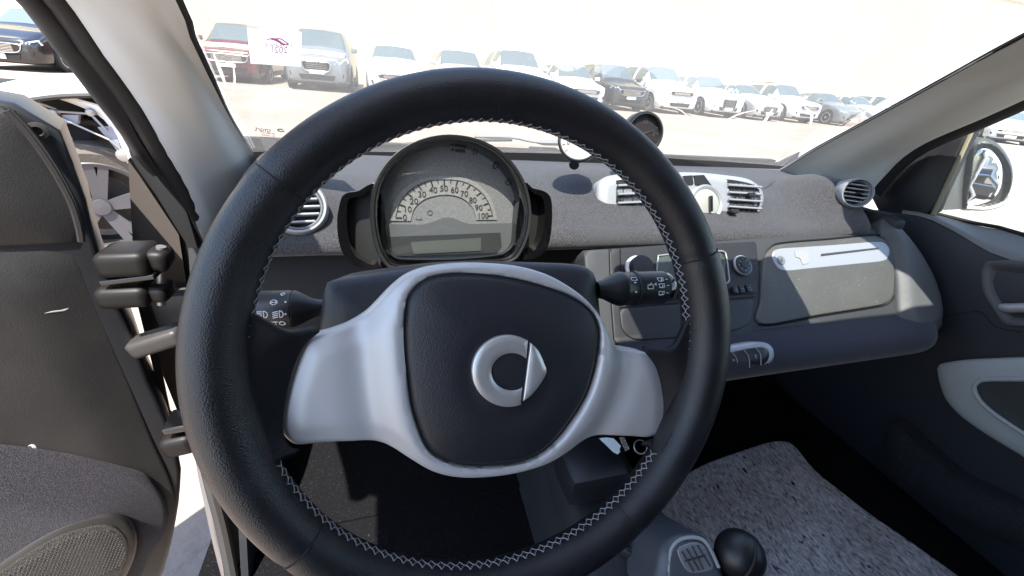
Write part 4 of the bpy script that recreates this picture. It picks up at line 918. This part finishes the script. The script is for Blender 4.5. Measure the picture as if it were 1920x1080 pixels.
# criss-cross thread along the inner edge of the rim
mb = MB(); pitch = .0068; circ = 2 * PI * (RR - .016); nst = int(circ / pitch)
def on_rim(a, b, lift=.0003):
    r = rim_r(a) + lift; q = RR + r * .98 * math.cos(b); return SW.P(q * math.cos(a), q * math.sin(a), r * 1.08 * math.sin(b))
SK = [math.atan2(*(A(SW.px(*p))[::-1])) for p in ((500, 650), (500, 860), (1270, 660), (1250, 850))]
def in_spoke(a):
    a = a % (2 * PI); l0, l1 = SK[0] % (2 * PI), SK[1] % (2 * PI)
    if min(l0, l1) < a < max(l0, l1): return True
    q = math.atan2(math.sin(a), math.cos(a)); return min(SK[2], SK[3]) < q < max(SK[2], SK[3])
arcs = [MB(), MB()]
for k in range(nst):
    a0 = 2 * PI * k / nst; a1 = 2 * PI * (k + 1) / nst
    if in_spoke(a0) or in_spoke(a1): continue
    for b0, b1 in ((PI - .22, PI + .22), (PI + .22, PI - .22)):
        P = [on_rim(a0 + (a1 - a0) * t, b0 + (b1 - b0) * (t + .12 * math.sin(2 * PI * t))) for t in np.linspace(0, 1, 6)]
        arcs[0 if math.sin(a0) > -.15 else 1].add(tube(P, .00036, 4, cap=False))
for q in arcs: q.build('stitching', M['thread'], rim)
# leather webs where the spokes meet the rim
def web(t0, t1, mids, ends):
    a0, a1 = [math.atan2(*(A(SW.px(*p))[::-1])) for p in (t0, t1)]
    if a1 - a0 > PI: a1 -= 2 * PI
    if a0 - a1 > PI: a0 -= 2 * PI
    an = np.linspace(a0, a1, 9)
    L = [[on_rim(q, b_, -.0008) for q in an] for b_ in (PI * .62, PI * .78, PI * .92)]
    L.append([SW.P(*SW.px(x, y, .0005), .0005) for x, y in mids]); L.append([SW.P(*SW.px(x, y, -.0095), -.0095) for x, y in ends])
    V, F = loft(L, 30, 5)
    mesh('spoke_web', *shell((V, F), .006, SW.n), mat('leather_web', (.0085, .009, .0115), .55, spec=.25, bump=('vor', 1150, .4, .0004)), sw, smooth=180)
web((488, 585), (505, 890), [(540, 625), (504, 664), (484, 740), (482, 800), (496, 848), (520, 862)], [(600, 622), (566, 655), (542, 720), (530, 790), (540, 832), (562, 842)])
web((1300, 585), (1255, 880), [(1262, 652), (1270, 690), (1278, 745), (1276, 800), (1266, 832), (1244, 846)], [(1205, 656), (1230, 690), (1243, 745), (1242, 790), (1232, 816), (1205, 828)])
# silver bezel with spokes
SB = SW.shift(-.014)
bez = [(575, 634), (610, 624), (645, 611), (680, 590), (705, 566), (730, 540), (762, 515), (800, 501), (850, 494), (910, 493), (970, 499), (1020, 513), (1060, 534), (1095, 560), (1122, 592), (1140, 626), (1152, 645), (1170, 655), (1200, 660), (1222, 666), (1236, 680), (1246, 710), (1251, 750), (1249, 790), (1239, 812), (1220, 822), (1180, 820), (1130, 821), (1092, 832), (1060, 850), (1020, 869), (960, 885), (900, 892), (850, 891), (810, 881), (770, 860), (735, 842), (700, 833), (650, 831), (600, 833), (556, 837), (536, 826), (525, 810), (521, 788), (524, 760), (534, 720), (548, 680), (560, 651)]
cov = [(757, 590), (763, 556), (779, 534), (802, 519), (837, 512), (876, 511), (927, 515), (973, 523), (1020, 536), (1063, 552), (1094, 571), (1113, 593), (1122, 622), (1119, 663), (1109, 709), (1094, 748), (1070, 787), (1043, 822), (1012, 849), (973, 865), (915, 872), (864, 870), (825, 857), (798, 834), (779, 791), (767, 744), (759, 674), (756, 628)]
bo = SB.pxs(bez); cvo = np.array(crom(SB.pxs(cov), 90, True))
_cc = {}
def bez_h(u, v, d):
    q = A([[u, v]]); dc_ = segdist(q, cvo)[0]
    return .006 * (1 - sstep(dc_, .003, .026)) - .002 * (1 - sstep(dc_, 0, .0015)) + .0025 * sstep(d, .002, .016) - .003 * gs(dc_, .030, .010)
_c = cvo.mean(0)
def off_ring(k):
    T = np.roll(cvo, -1, 0) - np.roll(cvo, 1, 0); T /= np.linalg.norm(T, axis=1, keepdims=True); N_ = np.stack([-T[:, 1], T[:, 0]], 1)
    if ((N_ * (_c - cvo)).sum() < 0): N_ = -N_
    return cvo + N_ * k
plate('spoke_trim', bo, SB, M['silver'], sw, h=bez_h, sp=.0028, rnd=.004, depth=.02, ang=60, label='satin silver spoke trim around the airbag cover', hole=crom(off_ring(0), 220, True))
SC = SW.shift(-.010)
def cov_c(k, h): # scaled cover outline
    o = np.array(crom(SC.pxs(cov), 90, True)); c = o.mean(0); return [tuple(p) for p in c + (o - c) * k]
mesh('cover_gap', *prism(cov_c(.999, 0), SC, -.011, .0014), M['black'], sw, smooth=None)
bc = A(SC.px(953, 696))
def cov_h(u, v, d):
    q = math.hypot(u - bc[0], v - bc[1]); return .003 + .009 * (1 - math.exp(-d / .022)) - .0016 * gs(q, .030, .0075) 
cover = plate('airbag_cover', cov_c(.990, 0), SC, M['airbag'], sw, h=cov_h, sp=.003, rnd=.0045, depth=.006, ang=70, label='dark grained airbag cover')
hB = .0106; FB = SC.shift(hB); FB2 = SC.shift(.0079)
mesh('emboss_text', *text_vf('AIRBAG', FB2, *FB2.px(936, 820), .0085, ext=.0007, sx=1.25), M['airbag'], cover, smooth=None)
mesh('emboss_text', *text_vf('SRS', FB2, *FB2.px(868, 818), .007, ext=.0004), M['airbag'], cover, smooth=None)
# badge: ring cut by a slanted line, and the pointed piece
def zb5(x, y): return FB.px(740 + x / 2.572, 480 + y / 2.572)
ro = [zb5(545 + 172 * math.cos(a), 552 + 172 * math.sin(a)) for a in np.linspace(math.radians(-57), math.radians(-293), 50)]
ro = [zb5(640, 405)] + [zb5(545 + 174 * math.cos(a), 552 + 172 * math.sin(a)) for a in np.linspace(math.radians(302), math.radians(68), 60)] + [zb5(605, 702)]
ri = [zb5(613, 630)] + [zb5(562 + 97 * math.cos(a), 556 + 90 * math.sin(a)) for a in np.linspace(math.radians(62), math.radians(312), 50)] + [zb5(632, 492)]
plate('badge_ring', ro + ri, FB, M['badge'], sw, h=lambda u, v, d: .0022 + .0012 * sstep(d, 0, .004), sp=.0016, rnd=.0008, depth=.003, smooth=False, ang=60, n=300, label='open silver ring of the badge')
tp = [zb5(652, 416), zb5(690, 455), zb5(718, 515), zb5(729, 556), zb5(700, 612), zb5(655, 668), zb5(616, 698)]
tp = list(crom(tp, 30))
plate('badge_arrow', [tuple(p) for p in tp], FB, M['badge'], sw, h=lambda u, v, d: .0022 + .0012 * sstep(d, 0, .004), sp=.0016, rnd=.0008, depth=.003, smooth=False, ang=60, n=90, label='pointed silver piece of the badge')

# ---------------------------------------------------------------- steering column with stalks
sc_ = Thing('steering_column', (.07, .30, -.30), 'dark column shroud behind the wheel carrying two stalks', 'steering column')
CF = SW.shift(-.062)
sho = CF.pxs([(604, 548), (612, 530), (640, 522), (700, 513), (780, 502), (860, 495), (960, 492), (1040, 493), (1085, 496), (1110, 503), (1122, 520), (1128, 560), (1130, 640), (1100, 740), (900, 790), (700, 760), (604, 660)])
plate('shroud', sho, CF, M['airbag'], sc_, h=lambda u, v, d: .012 * sstep(d, 0, .03), sp=.008, rnd=.008, depth=.13)
mesh('column_tube', *tube([SW.P(0, 0, -.02), SW.P(0, 0, -.16)], .045, 24), M['plastic_sm'], sc_)
def stalk(px0, px1, prof, h, label):
    a = CF.P(*CF.px(*px0), h); b = CF.P(*CF.px(*px1), h); d = unit(b - a); L = np.linalg.norm(b - a)
    return a, d, L
# left stalk
hs = -.016
a = CF.shift(hs).P(*CF.shift(hs).px(604, 577)); b = CF.shift(hs).P(*CF.shift(hs).px(455, 581)); d = unit(b - a)
ls = mesh('light_stalk', *lathe(a, d, [(.0062, -.002), (.0064, .002), (.0080, .007), (.0115, .0135), (.0138, .018), (.0143, .0195), (.0137, .0198), (.0137, .0204), (.0143, .0207), (.0143, .062), (.012, .066), (.0, .067)], 40), M['plastic_sm'], sc_, label='headlight stalk left of the column')
def stalk_print(par, axis_a, axis_d, r, items):
    mb = MB(); vd = unit(-(axis_a + axis_d * .05)); e0 = unit(vd - axis_d * (vd @ axis_d))
    right = axis_d if axis_d[0] > 0 else -axis_d; up = np.cross(e0, right) * (1 if np.cross(e0, right)[2] > 0 else -1)
    sgn = 1 if axis_d[0] > 0 else -1
    def W(s, y): th = y / r; return axis_a + axis_d * s + (e0 * math.cos(th) + up * math.sin(th)) * (r + .0002)
    for it in items:
        if it[0] == 'line': mb.add(tube([W(s, y) for s, y in it[1]], .00035, 4))
        elif it[0] == 'text':
            _, s_, s0, y0, sz = it; th = y0 / r; nn = e0 * math.cos(th) + up * math.sin(th); Fq = Frame(W(s0, y0), nn, up=up * math.cos(th) - e0 * math.sin(th)); Fq.u = right; Fq.v = np.cross(nn, right)
            mb.add(text_vf(s_, Fq, 0, 0, sz, h=.0001))
        elif it[0] == 'dot': 
            th = it[2] / r; mb.add(lathe(W(it[1], it[2]), e0 * math.cos(th) + up * math.sin(th), [(.0007, -.0002), (.0007, .0002), (0, .0003)], 8))
    mb.build('stalk_print', M['icon'], par, smooth=None)
def arc(s0, y0, r, a0, a1, n=7): return [(s0 + r * math.cos(q) * -1, y0 + r * math.sin(q)) for q in np.linspace(a0, a1, n)]
it = [('dot', .0228, .005), ('dot', .0228, -.004), ('dot', .0240, -.0122), ('text', 'AUTO', .0320, -.0122, .0062), ('line', arc(.0255, .0125, .0013, 0, 2 * PI, 9))]
for s0, sg in ((.0278, 1), (.0335, -1)):
    for k in (-1, 0, 1): it.append(('line', [(s0 + sg * .0004, .005 + k * .0006), (s0 + sg * .0026, .005 + k * .0020)]))
for s0, sl_ in ((.0268, .0009), (.0372, .0)):
    it.append(('line', arc(s0, -.004, .0026, -PI / 2, PI / 2) + [(s0, -.0014), (s0, -.0066)]))
    for k in range(4): it.append(('line', [(s0 + .0010, -.0018 - .0014 * k), (s0 + .0046, -.0018 - .0014 * k - sl_)]))
stalk_print(ls, a, d, .0143, it)
# right stalk
hs = -.004; ks = 1.13
a = CF.P(*CF.px(1122, 544), hs); b = CF.P(*CF.px(1275, 538), hs); d = unit(b - a)
rs = mesh('wiper_stalk', *lathe(a, d, [(r_, s_ * ks) for r_, s_ in [(.0075, 0), (.009, .006), (.0135, .014), (.0158, .019), (.0162, .0215), (.0158, .024), (.0155, .0245), (.0155, .033), (.0166, .0335), (.0166, .036), (.0158, .0365), (.0158, .062), (.0150, .0625)]], 36), M['plastic_sm'], sc_, label='wiper stalk right of the column')
mesh('stalk_tip', *lathe(a, d, [(r_, s_ * ks) for r_, s_ in [(.0150, .061), (.0146, .066), (.011, .0715), (.005, .074), (.0, .0744)]], 30), M['gloss'], rs)
it = [('line', [(.0255, .0075), (.0305, .0075), (.0305, .0105), (.0255, .0105), (.0255, .0075)]), ('line', [(.027, .005), (.028, .0062), (.029, .005), (.027, .005)]), ('line', [(.027, -.003), (.028, -.0042), (.029, -.003), (.027, -.003)]),
      ('line', [(.039, -.001), (.044, -.001), (.044, .0025), (.039, .0025), (.039, -.001)]), ('line', [(.041, .003), (.043, .0045)]), ('line', [(.0455, .003), (.047, .0042), (.047, .0018), (.0455, .003)])]
for k, y0 in enumerate((.0075, .0015, -.0055)):
    it += [('line', [(.050, y0 - .0016), (.0545, y0 - .0016), (.055, y0 + .0016), (.0495, y0 + .0016), (.050, y0 - .0016)]), ('line', [(.0522, y0 - .0024), (.0535, y0 + .0008)]), ('line', [(.0568, y0), (.0592, y0)])]
it = [(q[0], [(s_ * ks, y_) for s_, y_ in q[1]]) for q in it]
stalk_print(rs, a, d, .0158, it)
# ---------------------------------------------------------------- driver door, swung open
TH = math.radians(65)
dd = Thing('driver_door', (-.33, .62, -.85), 'open driver door with scratched grey panel, fabric pad and speaker', 'car door')
DF = Frame((-.33, .62, 0), (math.cos(TH), -math.sin(TH), 0))
dsh = plate('door_shell', DF.pxs([(-700, 178), (-200, 176), (0, 176), (30, 197), (70, 214), (103, 230), (117, 253), (133, 300), (155, 350), (170, 410), (180, 462), (213, 547), (253, 633), (283, 720), (310, 775), (333, 843), (341, 880), (338, 937), (327, 1003), (310, 1070), (270, 1150), (-200, 1330), (-900, 1250)]), DF, M['plastic_sm'], dd, sp=.04, rnd=.008, depth=.09, smooth=False, label='black door edge and frame')
D1 = DF.shift(.004)
plate('upper_trim', D1.pxs([(-500, 188), (0, 192), (28, 217), (50, 247), (70, 270), (87, 293), (112, 330), (133, 360), (150, 400), (160, 440), (158, 456), (132, 456), (60, 462), (0, 464), (-500, 470)]), D1, M['doorplastic'], dd, h=lambda u, v, d: .010 * sstep(d, 0, .05), sp=.02, rnd=.004, depth=.01, smooth=False)
for off, k in ((.5, .0035), (.82, .0022)):
    mesh('window_bead', *tube(crom([D1.P(*D1.px(x, y), .010) for x, y in [(0 + 30 * off, 205), (28 + 26 * off, 232), (60 + 26 * off, 272), (95 + 22 * off, 322), (125 + 18 * off, 375), (142 + 12 * off, 420), (148 + 10 * off, 448)]], 24), k, 6), M['rubber'], dd)
mesh('corner_screw', *lathe(D1.P(*D1.px(70, 245), .0), DF.n, [(.009, 0), (.009, .004), (.005, .005), (.004, .002), (0, .002)], 18), M['rubber'], dd)
dpo = D1.pxs([(-600, 466), (0, 464), (60, 463), (128, 457), (157, 500), (187, 577), (217, 650), (243, 713), (270, 780), (290, 830), (317, 887), (330, 925), (330, 965), (318, 1020), (300, 1075), (200, 1180), (-700, 1200)])
def door_h(u, v, d): return .012 * sstep(d, 0, .06) + .004 * math.sin(v * 5)
mp_ = plate('door_panel', dpo, D1, M['doorplastic'], dd, h=door_h, sp=.02, rnd=.006, depth=.012, smooth=False, label='grained grey plastic door panel with white scratch')
dpo = np.array(dpo)
def scr(L, r):
    P = []
    for u, v in crom(D1.pxs(L), 10): P.append(D1.P(u, v, door_h(u, v, segdist(A([[u, v]]), dpo)[0])))
    V, F = tube(P, r, 6); c = np.repeat(np.array(P), 6, 0); return V - np.outer(((V - c) @ DF.n) * .7, DF.n), F
MB().add(scr([(84, 583), (100, 581), (120, 580), (132, 574), (142, 567)], [.0002, .0006, .001, .0012, .0012, .0014, .001, .0008, .0005, .0002])).build('scratch', mat('scratch_white', (.40, .39, .38), .8), mp_)
MB().add(scr([(54, 828), (62, 826), (69, 834)], [.0004, .001, .0016, .002, .002, .0022, .002, .0014, .001, .0003])).build('chip', MATS['scratch_white'], mp_)
dc_ = plate('cloth_pad', DF.pxs([(-600, 830), (-150, 830), (0, 838), (83, 847), (167, 862), (233, 880), (277, 900), (303, 927), (316, 957), (316, 987), (305, 1018), (285, 1045), (262, 1090), (200, 1180), (-600, 1250)], .02), DF.shift(.02), M['doorcloth'], dd, h=lambda u, v, d: .026 * sstep(d, 0, .07), sp=.016, rnd=.010, depth=.02, label='speckled fabric pad low on the door')
D3 = DF.shift(.046)
spo = D3.pxs([(-90, 1130), (-40, 1082), (0, 1053), (67, 1010), (130, 981), (195, 966), (232, 972), (254, 996), (257, 1030), (244, 1070), (215, 1115), (150, 1170), (50, 1210), (-60, 1200)])
sr_ = plate('speaker_ring', spo, D3, mat('speaker_rim', (.024, .022, .020), .4), dd, h=lambda u, v, d: .004 * sstep(d, 0, .012), sp=.01, rnd=.005, depth=.02)
c0 = np.mean(spo, 0); spi = [tuple(c0 + (A(p) - c0) * .86) for p in spo]
sp_ = plate('speaker_grille', spi, D3.shift(.006), M['grille_mesh'], sr_, h=lambda u, v, d: .004 * sstep(d, 0, .03), sp=.006, rnd=.002, depth=.01)
# mesh of raised dots on the grille
mb = MB(); o_ = np.array(crom(spi, 80, True)); pts = []
for i, v in enumerate(np.arange(o_[:, 1].min(), o_[:, 1].max(), .0042)):
    for u in np.arange(o_[:, 0].min(), o_[:, 0].max(), .0048): pts.append((u + (.0024 if i % 2 else 0), v))
pts = np.array(pts); pts = pts[inside(pts, o_) & (segdist(pts, o_) > .004)]; pts = pts[pts[:, 1] > D3.px(130, 1100)[1]]
DG = D3.shift(.0098)
for u, v in pts: mb.add((np.array([DG.P(u - .0016, v, 0), DG.P(u, v - .0014, 0), DG.P(u + .0016, v, 0), DG.P(u, v + .0014, 0), DG.P(u, v, .0011)]), [(0, 1, 4), (1, 2, 4), (2, 3, 4), (3, 0, 4)]))
gd = mb.build('grille_dots', mat('mesh_brown', (.038, .034, .030), .5), sp_, smooth=None); gd.o['kind'] = 'stuff'
# hinges
hg = mat('hinge_brown', (.008, .007, .0065), .5, spec=.25)
def obox(P0, P1, w, h, bev):
    P0, P1 = A(P0), A(P1); d = unit(P1 - P0); side = unit(np.cross((0, 0, 1), d)); up = np.cross(d, side); V, F = bx((0, 0, 0), (np.linalg.norm(P1 - P0), w, h), None, bev, 3)
    return np.array([(P0 + P1) / 2 + d * p[0] + side * p[1] + up * p[2] for p in V]), F
def hy(x, y, Y=.60): return onY(x, y, Y)
def hinge(y, dy, h, m_=None, label=None):
    q = mesh('hinge', *obox(hy(196, y + dy), hy(292, y), .055, h, .011), m_ or hg, dd, label=label)
    mesh('hinge_knuckle', *obox(hy(278, y + dy * .2), hy(322, y + 2), .035, h * .86, .010), m_ or hg, q)
    return q
q = hinge(483, 4, .034); mesh('hinge_pin', *tube([hy(302, 462), hy(302, 570)], .0055, 12), M['steel'], q)
q = hinge(543, 4, .030); mesh('hinge_shim', *obox(hy(206, 516), hy(306, 504), .05, .007, .002), M['gloss'], q)
mesh('check_arm', *obox(hy(250, 652), hy(345, 622), .035, .026, .008), mat('check_grey', (.03, .027, .026), .5), dd, label='grey door check arm below the hinges')
mesh('check_plate', *bx(onY(345, 575, .66), (.07, .03, .055), None, .004), mat('check_plate_grey', (.06, .055, .052), .5), dd)
q = mesh('lower_hinge', *obox(hy(312, 828, .58), hy(372, 815, .58), .05, .038, .012), hg, dd)
mesh('hinge_shim', *obox(hy(315, 792, .58), hy(372, 782, .58), .045, .012, .003), M['gloss'], q)
# ---------------------------------------------------------------- passenger door, shut
pd_ = Thing('passenger_door', (1.12, .2, -.85), 'closed passenger door with grey pull handle, window and mirror', 'car door')
PX = 1.085
QF = Frame((PX, 0, 0), (-1, 0, 0))
def XP(x, y, X=PX): return onX(x, y, X)
inner = QF.pxs([(1640, 395), (1700, 402), (1738, 408), (1800, 440), (1850, 470), (1920, 497)]) 
q_end = QF.uv(A(PX, -.55, -.27)); 
pol = inner + [QF.uv(A(PX, .1, -.25)), q_end, QF.uv(A(PX, -.60, -.82)), QF.uv(A(PX, .92, -.82)), QF.uv(A(PX, .92, -.27)), QF.uv(A(PX, .74, -.24))]
plate('door_panel', pol, QF, mat('door_dark', (.013, .0145, .021), .55, bump=('noise', 900, .3, .0003)), pd_, h=lambda u, v, d: .006 * sstep(d, 0, .03), sp=.03, rnd=.004, depth=.06, smooth=False)
# ledge under the window, door plastic with sky light painted in as paler grey
ed = [XP(x, y) for x, y in ((1690, 400), (1738, 409), (1800, 440), (1850, 470), (1920, 498))] + [A(PX, .1, -.262), A(PX, -.5, -.28)]
wi = [XP(x, y, 1.145) for x, y in ((1690, 392), (1745, 401), (1800, 415), (1850, 427), (1920, 444))] + [A(1.145, .1, -.215), A(1.145, -.5, -.23)]
mesh('ledge', *shell(loft([ed, between(ed, wi, .12, (0, 0, .006)), between(ed, wi, .6, (0, 0, .004)), wi], 40, 4), .01, (0, 0, 1)), mat('ledge_sky_light', (.16, .165, .165), .55), pd_, smooth=60, label='door ledge under the passenger window, painted paler for sky light')
# sail panel in the window corner
SFp = Frame((1.10, 0, 0), (-1, .0, .0))
plate('sail_panel', SFp.pxs([(1628, 362), (1650, 330), (1693, 288), (1740, 262), (1790, 242), (1824, 232), (1800, 282), (1770, 345), (1747, 399), (1715, 405), (1685, 414), (1650, 405)]), SFp, M['plastic'], pd_, h=lambda u, v, d: .008 * sstep(d, 0, .05), sp=.015, rnd=.006, depth=.03, smooth=False, label='black triangular sail panel')
mesh('window_frame', *tube([onX(x, y, 1.105) for x, y in ((1830, 226), (1805, 282), (1777, 342), (1750, 402))], .0045, 8), mat('bead_olive', (.20, .19, .13), .45), pd_)
mesh('window_seal', *tube([p + A(.002, 0, .003) for p in crom(wi[1:], 30)], .004, 6), M['black'], pd_)
gw = [onX(1750, 402, 1.15), onX(1828, 228, 1.125), A(1.08, .30, .27), A(1.08, -.5, .27), A(1.15, -.5, -.225), onX(1920, 444, 1.15)]
mesh('window_glass', *shell((np.array(gw), [tuple(range(6))]), .004), M['sideglass'], pd_, smooth=None)
# pull recess and lever
RF = QF.shift(.007)
rc = plate('handle_recess', RF.pxs([(1838, 520), (1842, 497), (1860, 488), (1920, 490), (2010, 500), (2010, 630), (1925, 614), (1885, 609), (1864, 584), (1844, 552)]), RF, mat('recess_grey', (.06, .062, .068), .5), pd_, h=lambda u, v, d: .004 - .012 * sstep(d, .006, .03), sp=.006, rnd=.004, depth=.01)
mesh('door_lever', *tube(crom([RF.P(*RF.px(x, y), .010) for x, y in ((1880, 574), (1900, 577), (1930, 576), (1980, 578))], 12), [.005, .008, .009, .009, .009, .009, .009, .009, .009, .009, .009, .008], 10), M['vent'], pd_, label='silver inner door lever')
mesh('panel_seam', *tube(crom([QF.P(*QF.px(x, y), .0065) for x, y in ((1745, 600), (1772, 593), (1812, 586), (1838, 583), (1852, 592), (1872, 612), (1920, 622))], 24), .0012, 5), M['black'], pd_)
# grey pull frame
AF = QF.shift(.030)
afo = AF.pxs([(1754, 692), (1762, 682), (1800, 676), (1860, 673), (1920, 671), (2050, 668), (2300, 720), (2300, 1120), (2000, 912), (1920, 860), (1860, 824), (1810, 790), (1780, 762), (1764, 735)])
af = plate('pull_frame', afo, AF, M['doorgrey'], pd_, h=lambda u, v, d: .006 * sstep(d, 0, .015), sp=.012, rnd=.006, depth=.03, smooth=True, label='light grey armrest frame on the passenger door')
plate('pull_inset', AF.pxs([(1832, 724), (1842, 716), (1880, 714), (1920, 714), (2200, 720), (2200, 980), (1990, 852), (1920, 808), (1868, 772), (1842, 748)], .007), AF.shift(.0105), mat('inset_dark', (.022, .026, .028), .6), af, h=lambda u, v, d: -.002 * sstep(d, 0, .01), sp=.012, rnd=.002, depth=.004)
mesh('inset_lip', *tube(crom([AF.P(*AF.px(x, y, .007), .0085) for x, y in ((1960, 838), (1920, 812), (1866, 776), (1838, 750), (1828, 728), (1840, 713), (1880, 711), (1940, 711))], 40), .0045, 8), M['doorgrey'], af)
# pocket
KFp = QF.shift(.05)
plate('door_pocket', KFp.pxs([(1667, 792), (1690, 806), (1720, 834), (1789, 894), (1860, 930), (1920, 960), (2100, 1040), (2100, 1130), (1920, 1038), (1810, 990), (1740, 950), (1690, 915), (1655, 870)]), KFp, mat('pocket_mesh', (.009, .0095, .013), .8, bump=('vor', 330, 1.0, .003)), pd_, h=lambda u, v, d: .012 * sstep(d, 0, .03), sp=.010, rnd=.006, depth=.05, label='dark mesh map pocket low on the passenger door')
# outside mirror
MFm = Frame(onX(1850, 322, 1.30), unit((-.55, -.83, .03)))
mo = MFm.pxs([(1800, 390), (1806, 330), (1815, 275), (1842, 259), (1869, 266), (1889, 287), (1901, 315), (1900, 346), (1889, 371), (1874, 386), (1842, 394)])
mh = plate('mirror_housing', mo, MFm, mat('mirror_grey', (.035, .034, .029), .5), pd_, h=lambda u, v, d: .010 * sstep(d, 0, .010) - .009 * sstep(d, .010, .014), sp=.003, rnd=.006, depth=.09, label='grey outside mirror housing')
plate('mirror_glass', MFm.pxs([(1808, 383), (1820, 322), (1828, 290), (1845, 276), (1863, 286), (1878, 310), (1878, 345), (1870, 364), (1852, 379)], .004), MFm.shift(.0045), M['mirror'], mh, sp=.02, rnd=.0006, depth=.003)
mesh('mirror_lip', *tube(crom([MFm.P(*MFm.px(x, y), .008) for x, y in ((1806, 388), (1842, 390), (1872, 382), (1888, 366))], 16), .005, 8), mat('lip_white', (.4, .4, .4), .4), mh)
mesh('mirror_arm', *shell(loft([[onX(x, y, 1.15) for x, y in ((1760, 392), (1785, 340), (1812, 275))], [onX(x, y, 1.24) for x, y in ((1790, 392), (1800, 340), (1815, 275))], [onX(x, y, 1.30) for x, y in ((1806, 392), (1812, 335), (1822, 275))]], 14, 4), .03), MATS['mirror_grey'], pd_)

# ---------------------------------------------------------------- floor and centre console
def mat_z(x, y): return -.735 + .12 * sstep(y, .40, .60)
ul = [(1240, 925), (1300, 885), (1380, 858), (1440, 838), (1470, 836), (1490, 846), (1530, 885), (1600, 935), (1680, 1000), (1740, 1045), (1800, 1085), (1900, 1170), (1700, 1400), (1250, 1300), (1215, 1130), (1225, 1000)]
UF = Frame((.7, .3, -.735), (0, -.0001, 1), up=(0, 1, 0))
und = plate('floor_underlay', UF.pxs(ul), UF, M['underlay'], None, h=lambda u, v, d: .006 * math.sin(u * 14 + v * 9) + .004 * math.sin(v * 31 - u * 7) + .05 * sstep(v, .06, .26), sp=.012, rnd=.006, depth=.03, label='speckled recycled felt underlay bare on the passenger floor')
und.o['category'] = 'floor underlay'
# console with shift gate plate
cn = Thing('shift_console', (.33, .2, -.68), 'grey console with slotted shift pattern plate beside the gear knob', 'console')
GF = Frame(onZ(1295, 1035, -.50), unit((-.25, -.62, .74)))
go = GF.pxs([(1225, 1140), (1232, 1060), (1240, 1025), (1262, 1006), (1290, 1000), (1315, 1004), (1334, 1020), (1348, 1050), (1362, 1090), (1372, 1140)])
gp = plate('console_cap', go, GF, mat('console_grey', (.075, .082, .095), .4), cn, h=lambda u, v, d: .006 * sstep(d, 0, .012), sp=.005, rnd=.006, depth=.12)
mesh('cap_edge', *tube(crom([GF.P(*GF.px(x, y), .004) for x, y in ((1250, 1120), (1252, 1060), (1256, 1030), (1270, 1012), (1292, 1006), (1314, 1010), (1328, 1026), (1345, 1062))], 30), .0022, 8), M['doorgrey'], gp)
g2 = GF.shift(.0065)
plq = plate('pattern_plate', g2.pxs([(1270, 1032), (1278, 1024), (1300, 1017), (1318, 1022), (1328, 1040), (1338, 1062), (1332, 1070), (1300, 1075), (1288, 1070), (1278, 1055)]), g2, mat('plate_grey', (.30, .31, .33), .35, metal=.4), gp, sp=.004, rnd=.001, depth=.002)
mb = MB()
for (x0, y0), (x1, y1) in (((1278, 1034), (1300, 1071)), ((1287, 1029), (1310, 1069)), ((1297, 1024), (1318, 1067)), ((1307, 1022), (1331, 1062)), ((1284, 1052), (1322, 1041))): mb.add(tube([g2.P(*g2.px(x0, y0), .0008), g2.P(*g2.px(x1, y1), .0008)], .0011, 5))
mb.build('pattern_print', M['ink'], plq)
cup = onZ(1195, 985, -.60)
mesh('cup_ring', *lathe(cup, (0, 0, 1), [(.052, -.05), (.052, .0), (.050, .004), (.044, .004), (.042, 0), (.040, -.07), (.0, -.07)], 40), M['plastic_sm'], cn)
mesh('console_base', *loft([[(.22, .12, -.66), (.23, .30, -.66), (.25, .48, -.64)], [(.25, .12, -.62), (.26, .30, -.612), (.28, .48, -.60)], [(.36, .12, -.62), (.37, .30, -.612), (.37, .48, -.60)], [(.42, .12, -.66), (.42, .30, -.66), (.41, .48, -.64)]], 14, 4), M['plastic'], cn)
kk = Thing('gear_lever', (.42, .2, -.66), 'black leather ball gear knob on the console edge', 'gear lever')
kc_ = onZ(1387, 1040, -.50); kr = 46 * np.linalg.norm(kc_) / FPX * .72
prof = [(.012, -.10), (.013, -.055), (.018, -.040)] + [(kr * math.cos(q), kr * .98 * math.sin(q)) for q in np.linspace(-1.0, PI / 2, 14)]
mesh('knob', *lathe(kc_, unit((.12, -.25, .96)), prof, 40), M['leather2'], kk, smooth=70)
mesh('knob_collar', *lathe(kc_ + A(-.001, -.001, 0), unit((.75, -.55, -.3)), [(kr * .985, .002), (kr * 1.012, .0), (kr * .985, -.002)], 40), M['rubber'], kk)
# key tags by the ignition
kt = Thing('key_tags', onZ(1160, 842, -.50), 'paper key tags hanging by the ignition behind the wheel', 'key tags')
TF = Frame(onZ(1150, 842, -.50), unit((-.2, -.6, .75)))
for L, m_ in (([(1123, 822), (1136, 820), (1163, 846), (1158, 852), (1150, 848)], mat('tag_paper', (.55, .62, .66), .7)), ([(1136, 820), (1150, 822), (1164, 836), (1160, 846)], MATS['tag_paper'])):
    mesh('tag', *prism(TF.pxs(L), TF, 0, .001), m_, kt, smooth=None)
mesh('key_ring', *tube([TF.P(*(A(TF.px(1200, 838)) + A(.010 * math.cos(q), .010 * math.sin(q))), .002) for q in np.linspace(0, 2 * PI, 20, endpoint=False)], .001, 5, True), M['steel'], kt)
mesh('strap', *prism(TF.pxs([(1160, 820), (1170, 820), (1180, 842), (1172, 846)], .001), TF, .001, .003), mat('strap_black', (.03, .03, .03), .6, var=(900, .5, .6, (.4, .4, .4))), kt, smooth=None)
# ignition block in the dark behind the wheel
mesh('ignition_block', *bx(onZ(1105, 880, -.56), (.10, .08, .06), None, .015), M['plastic_sm'], cn)
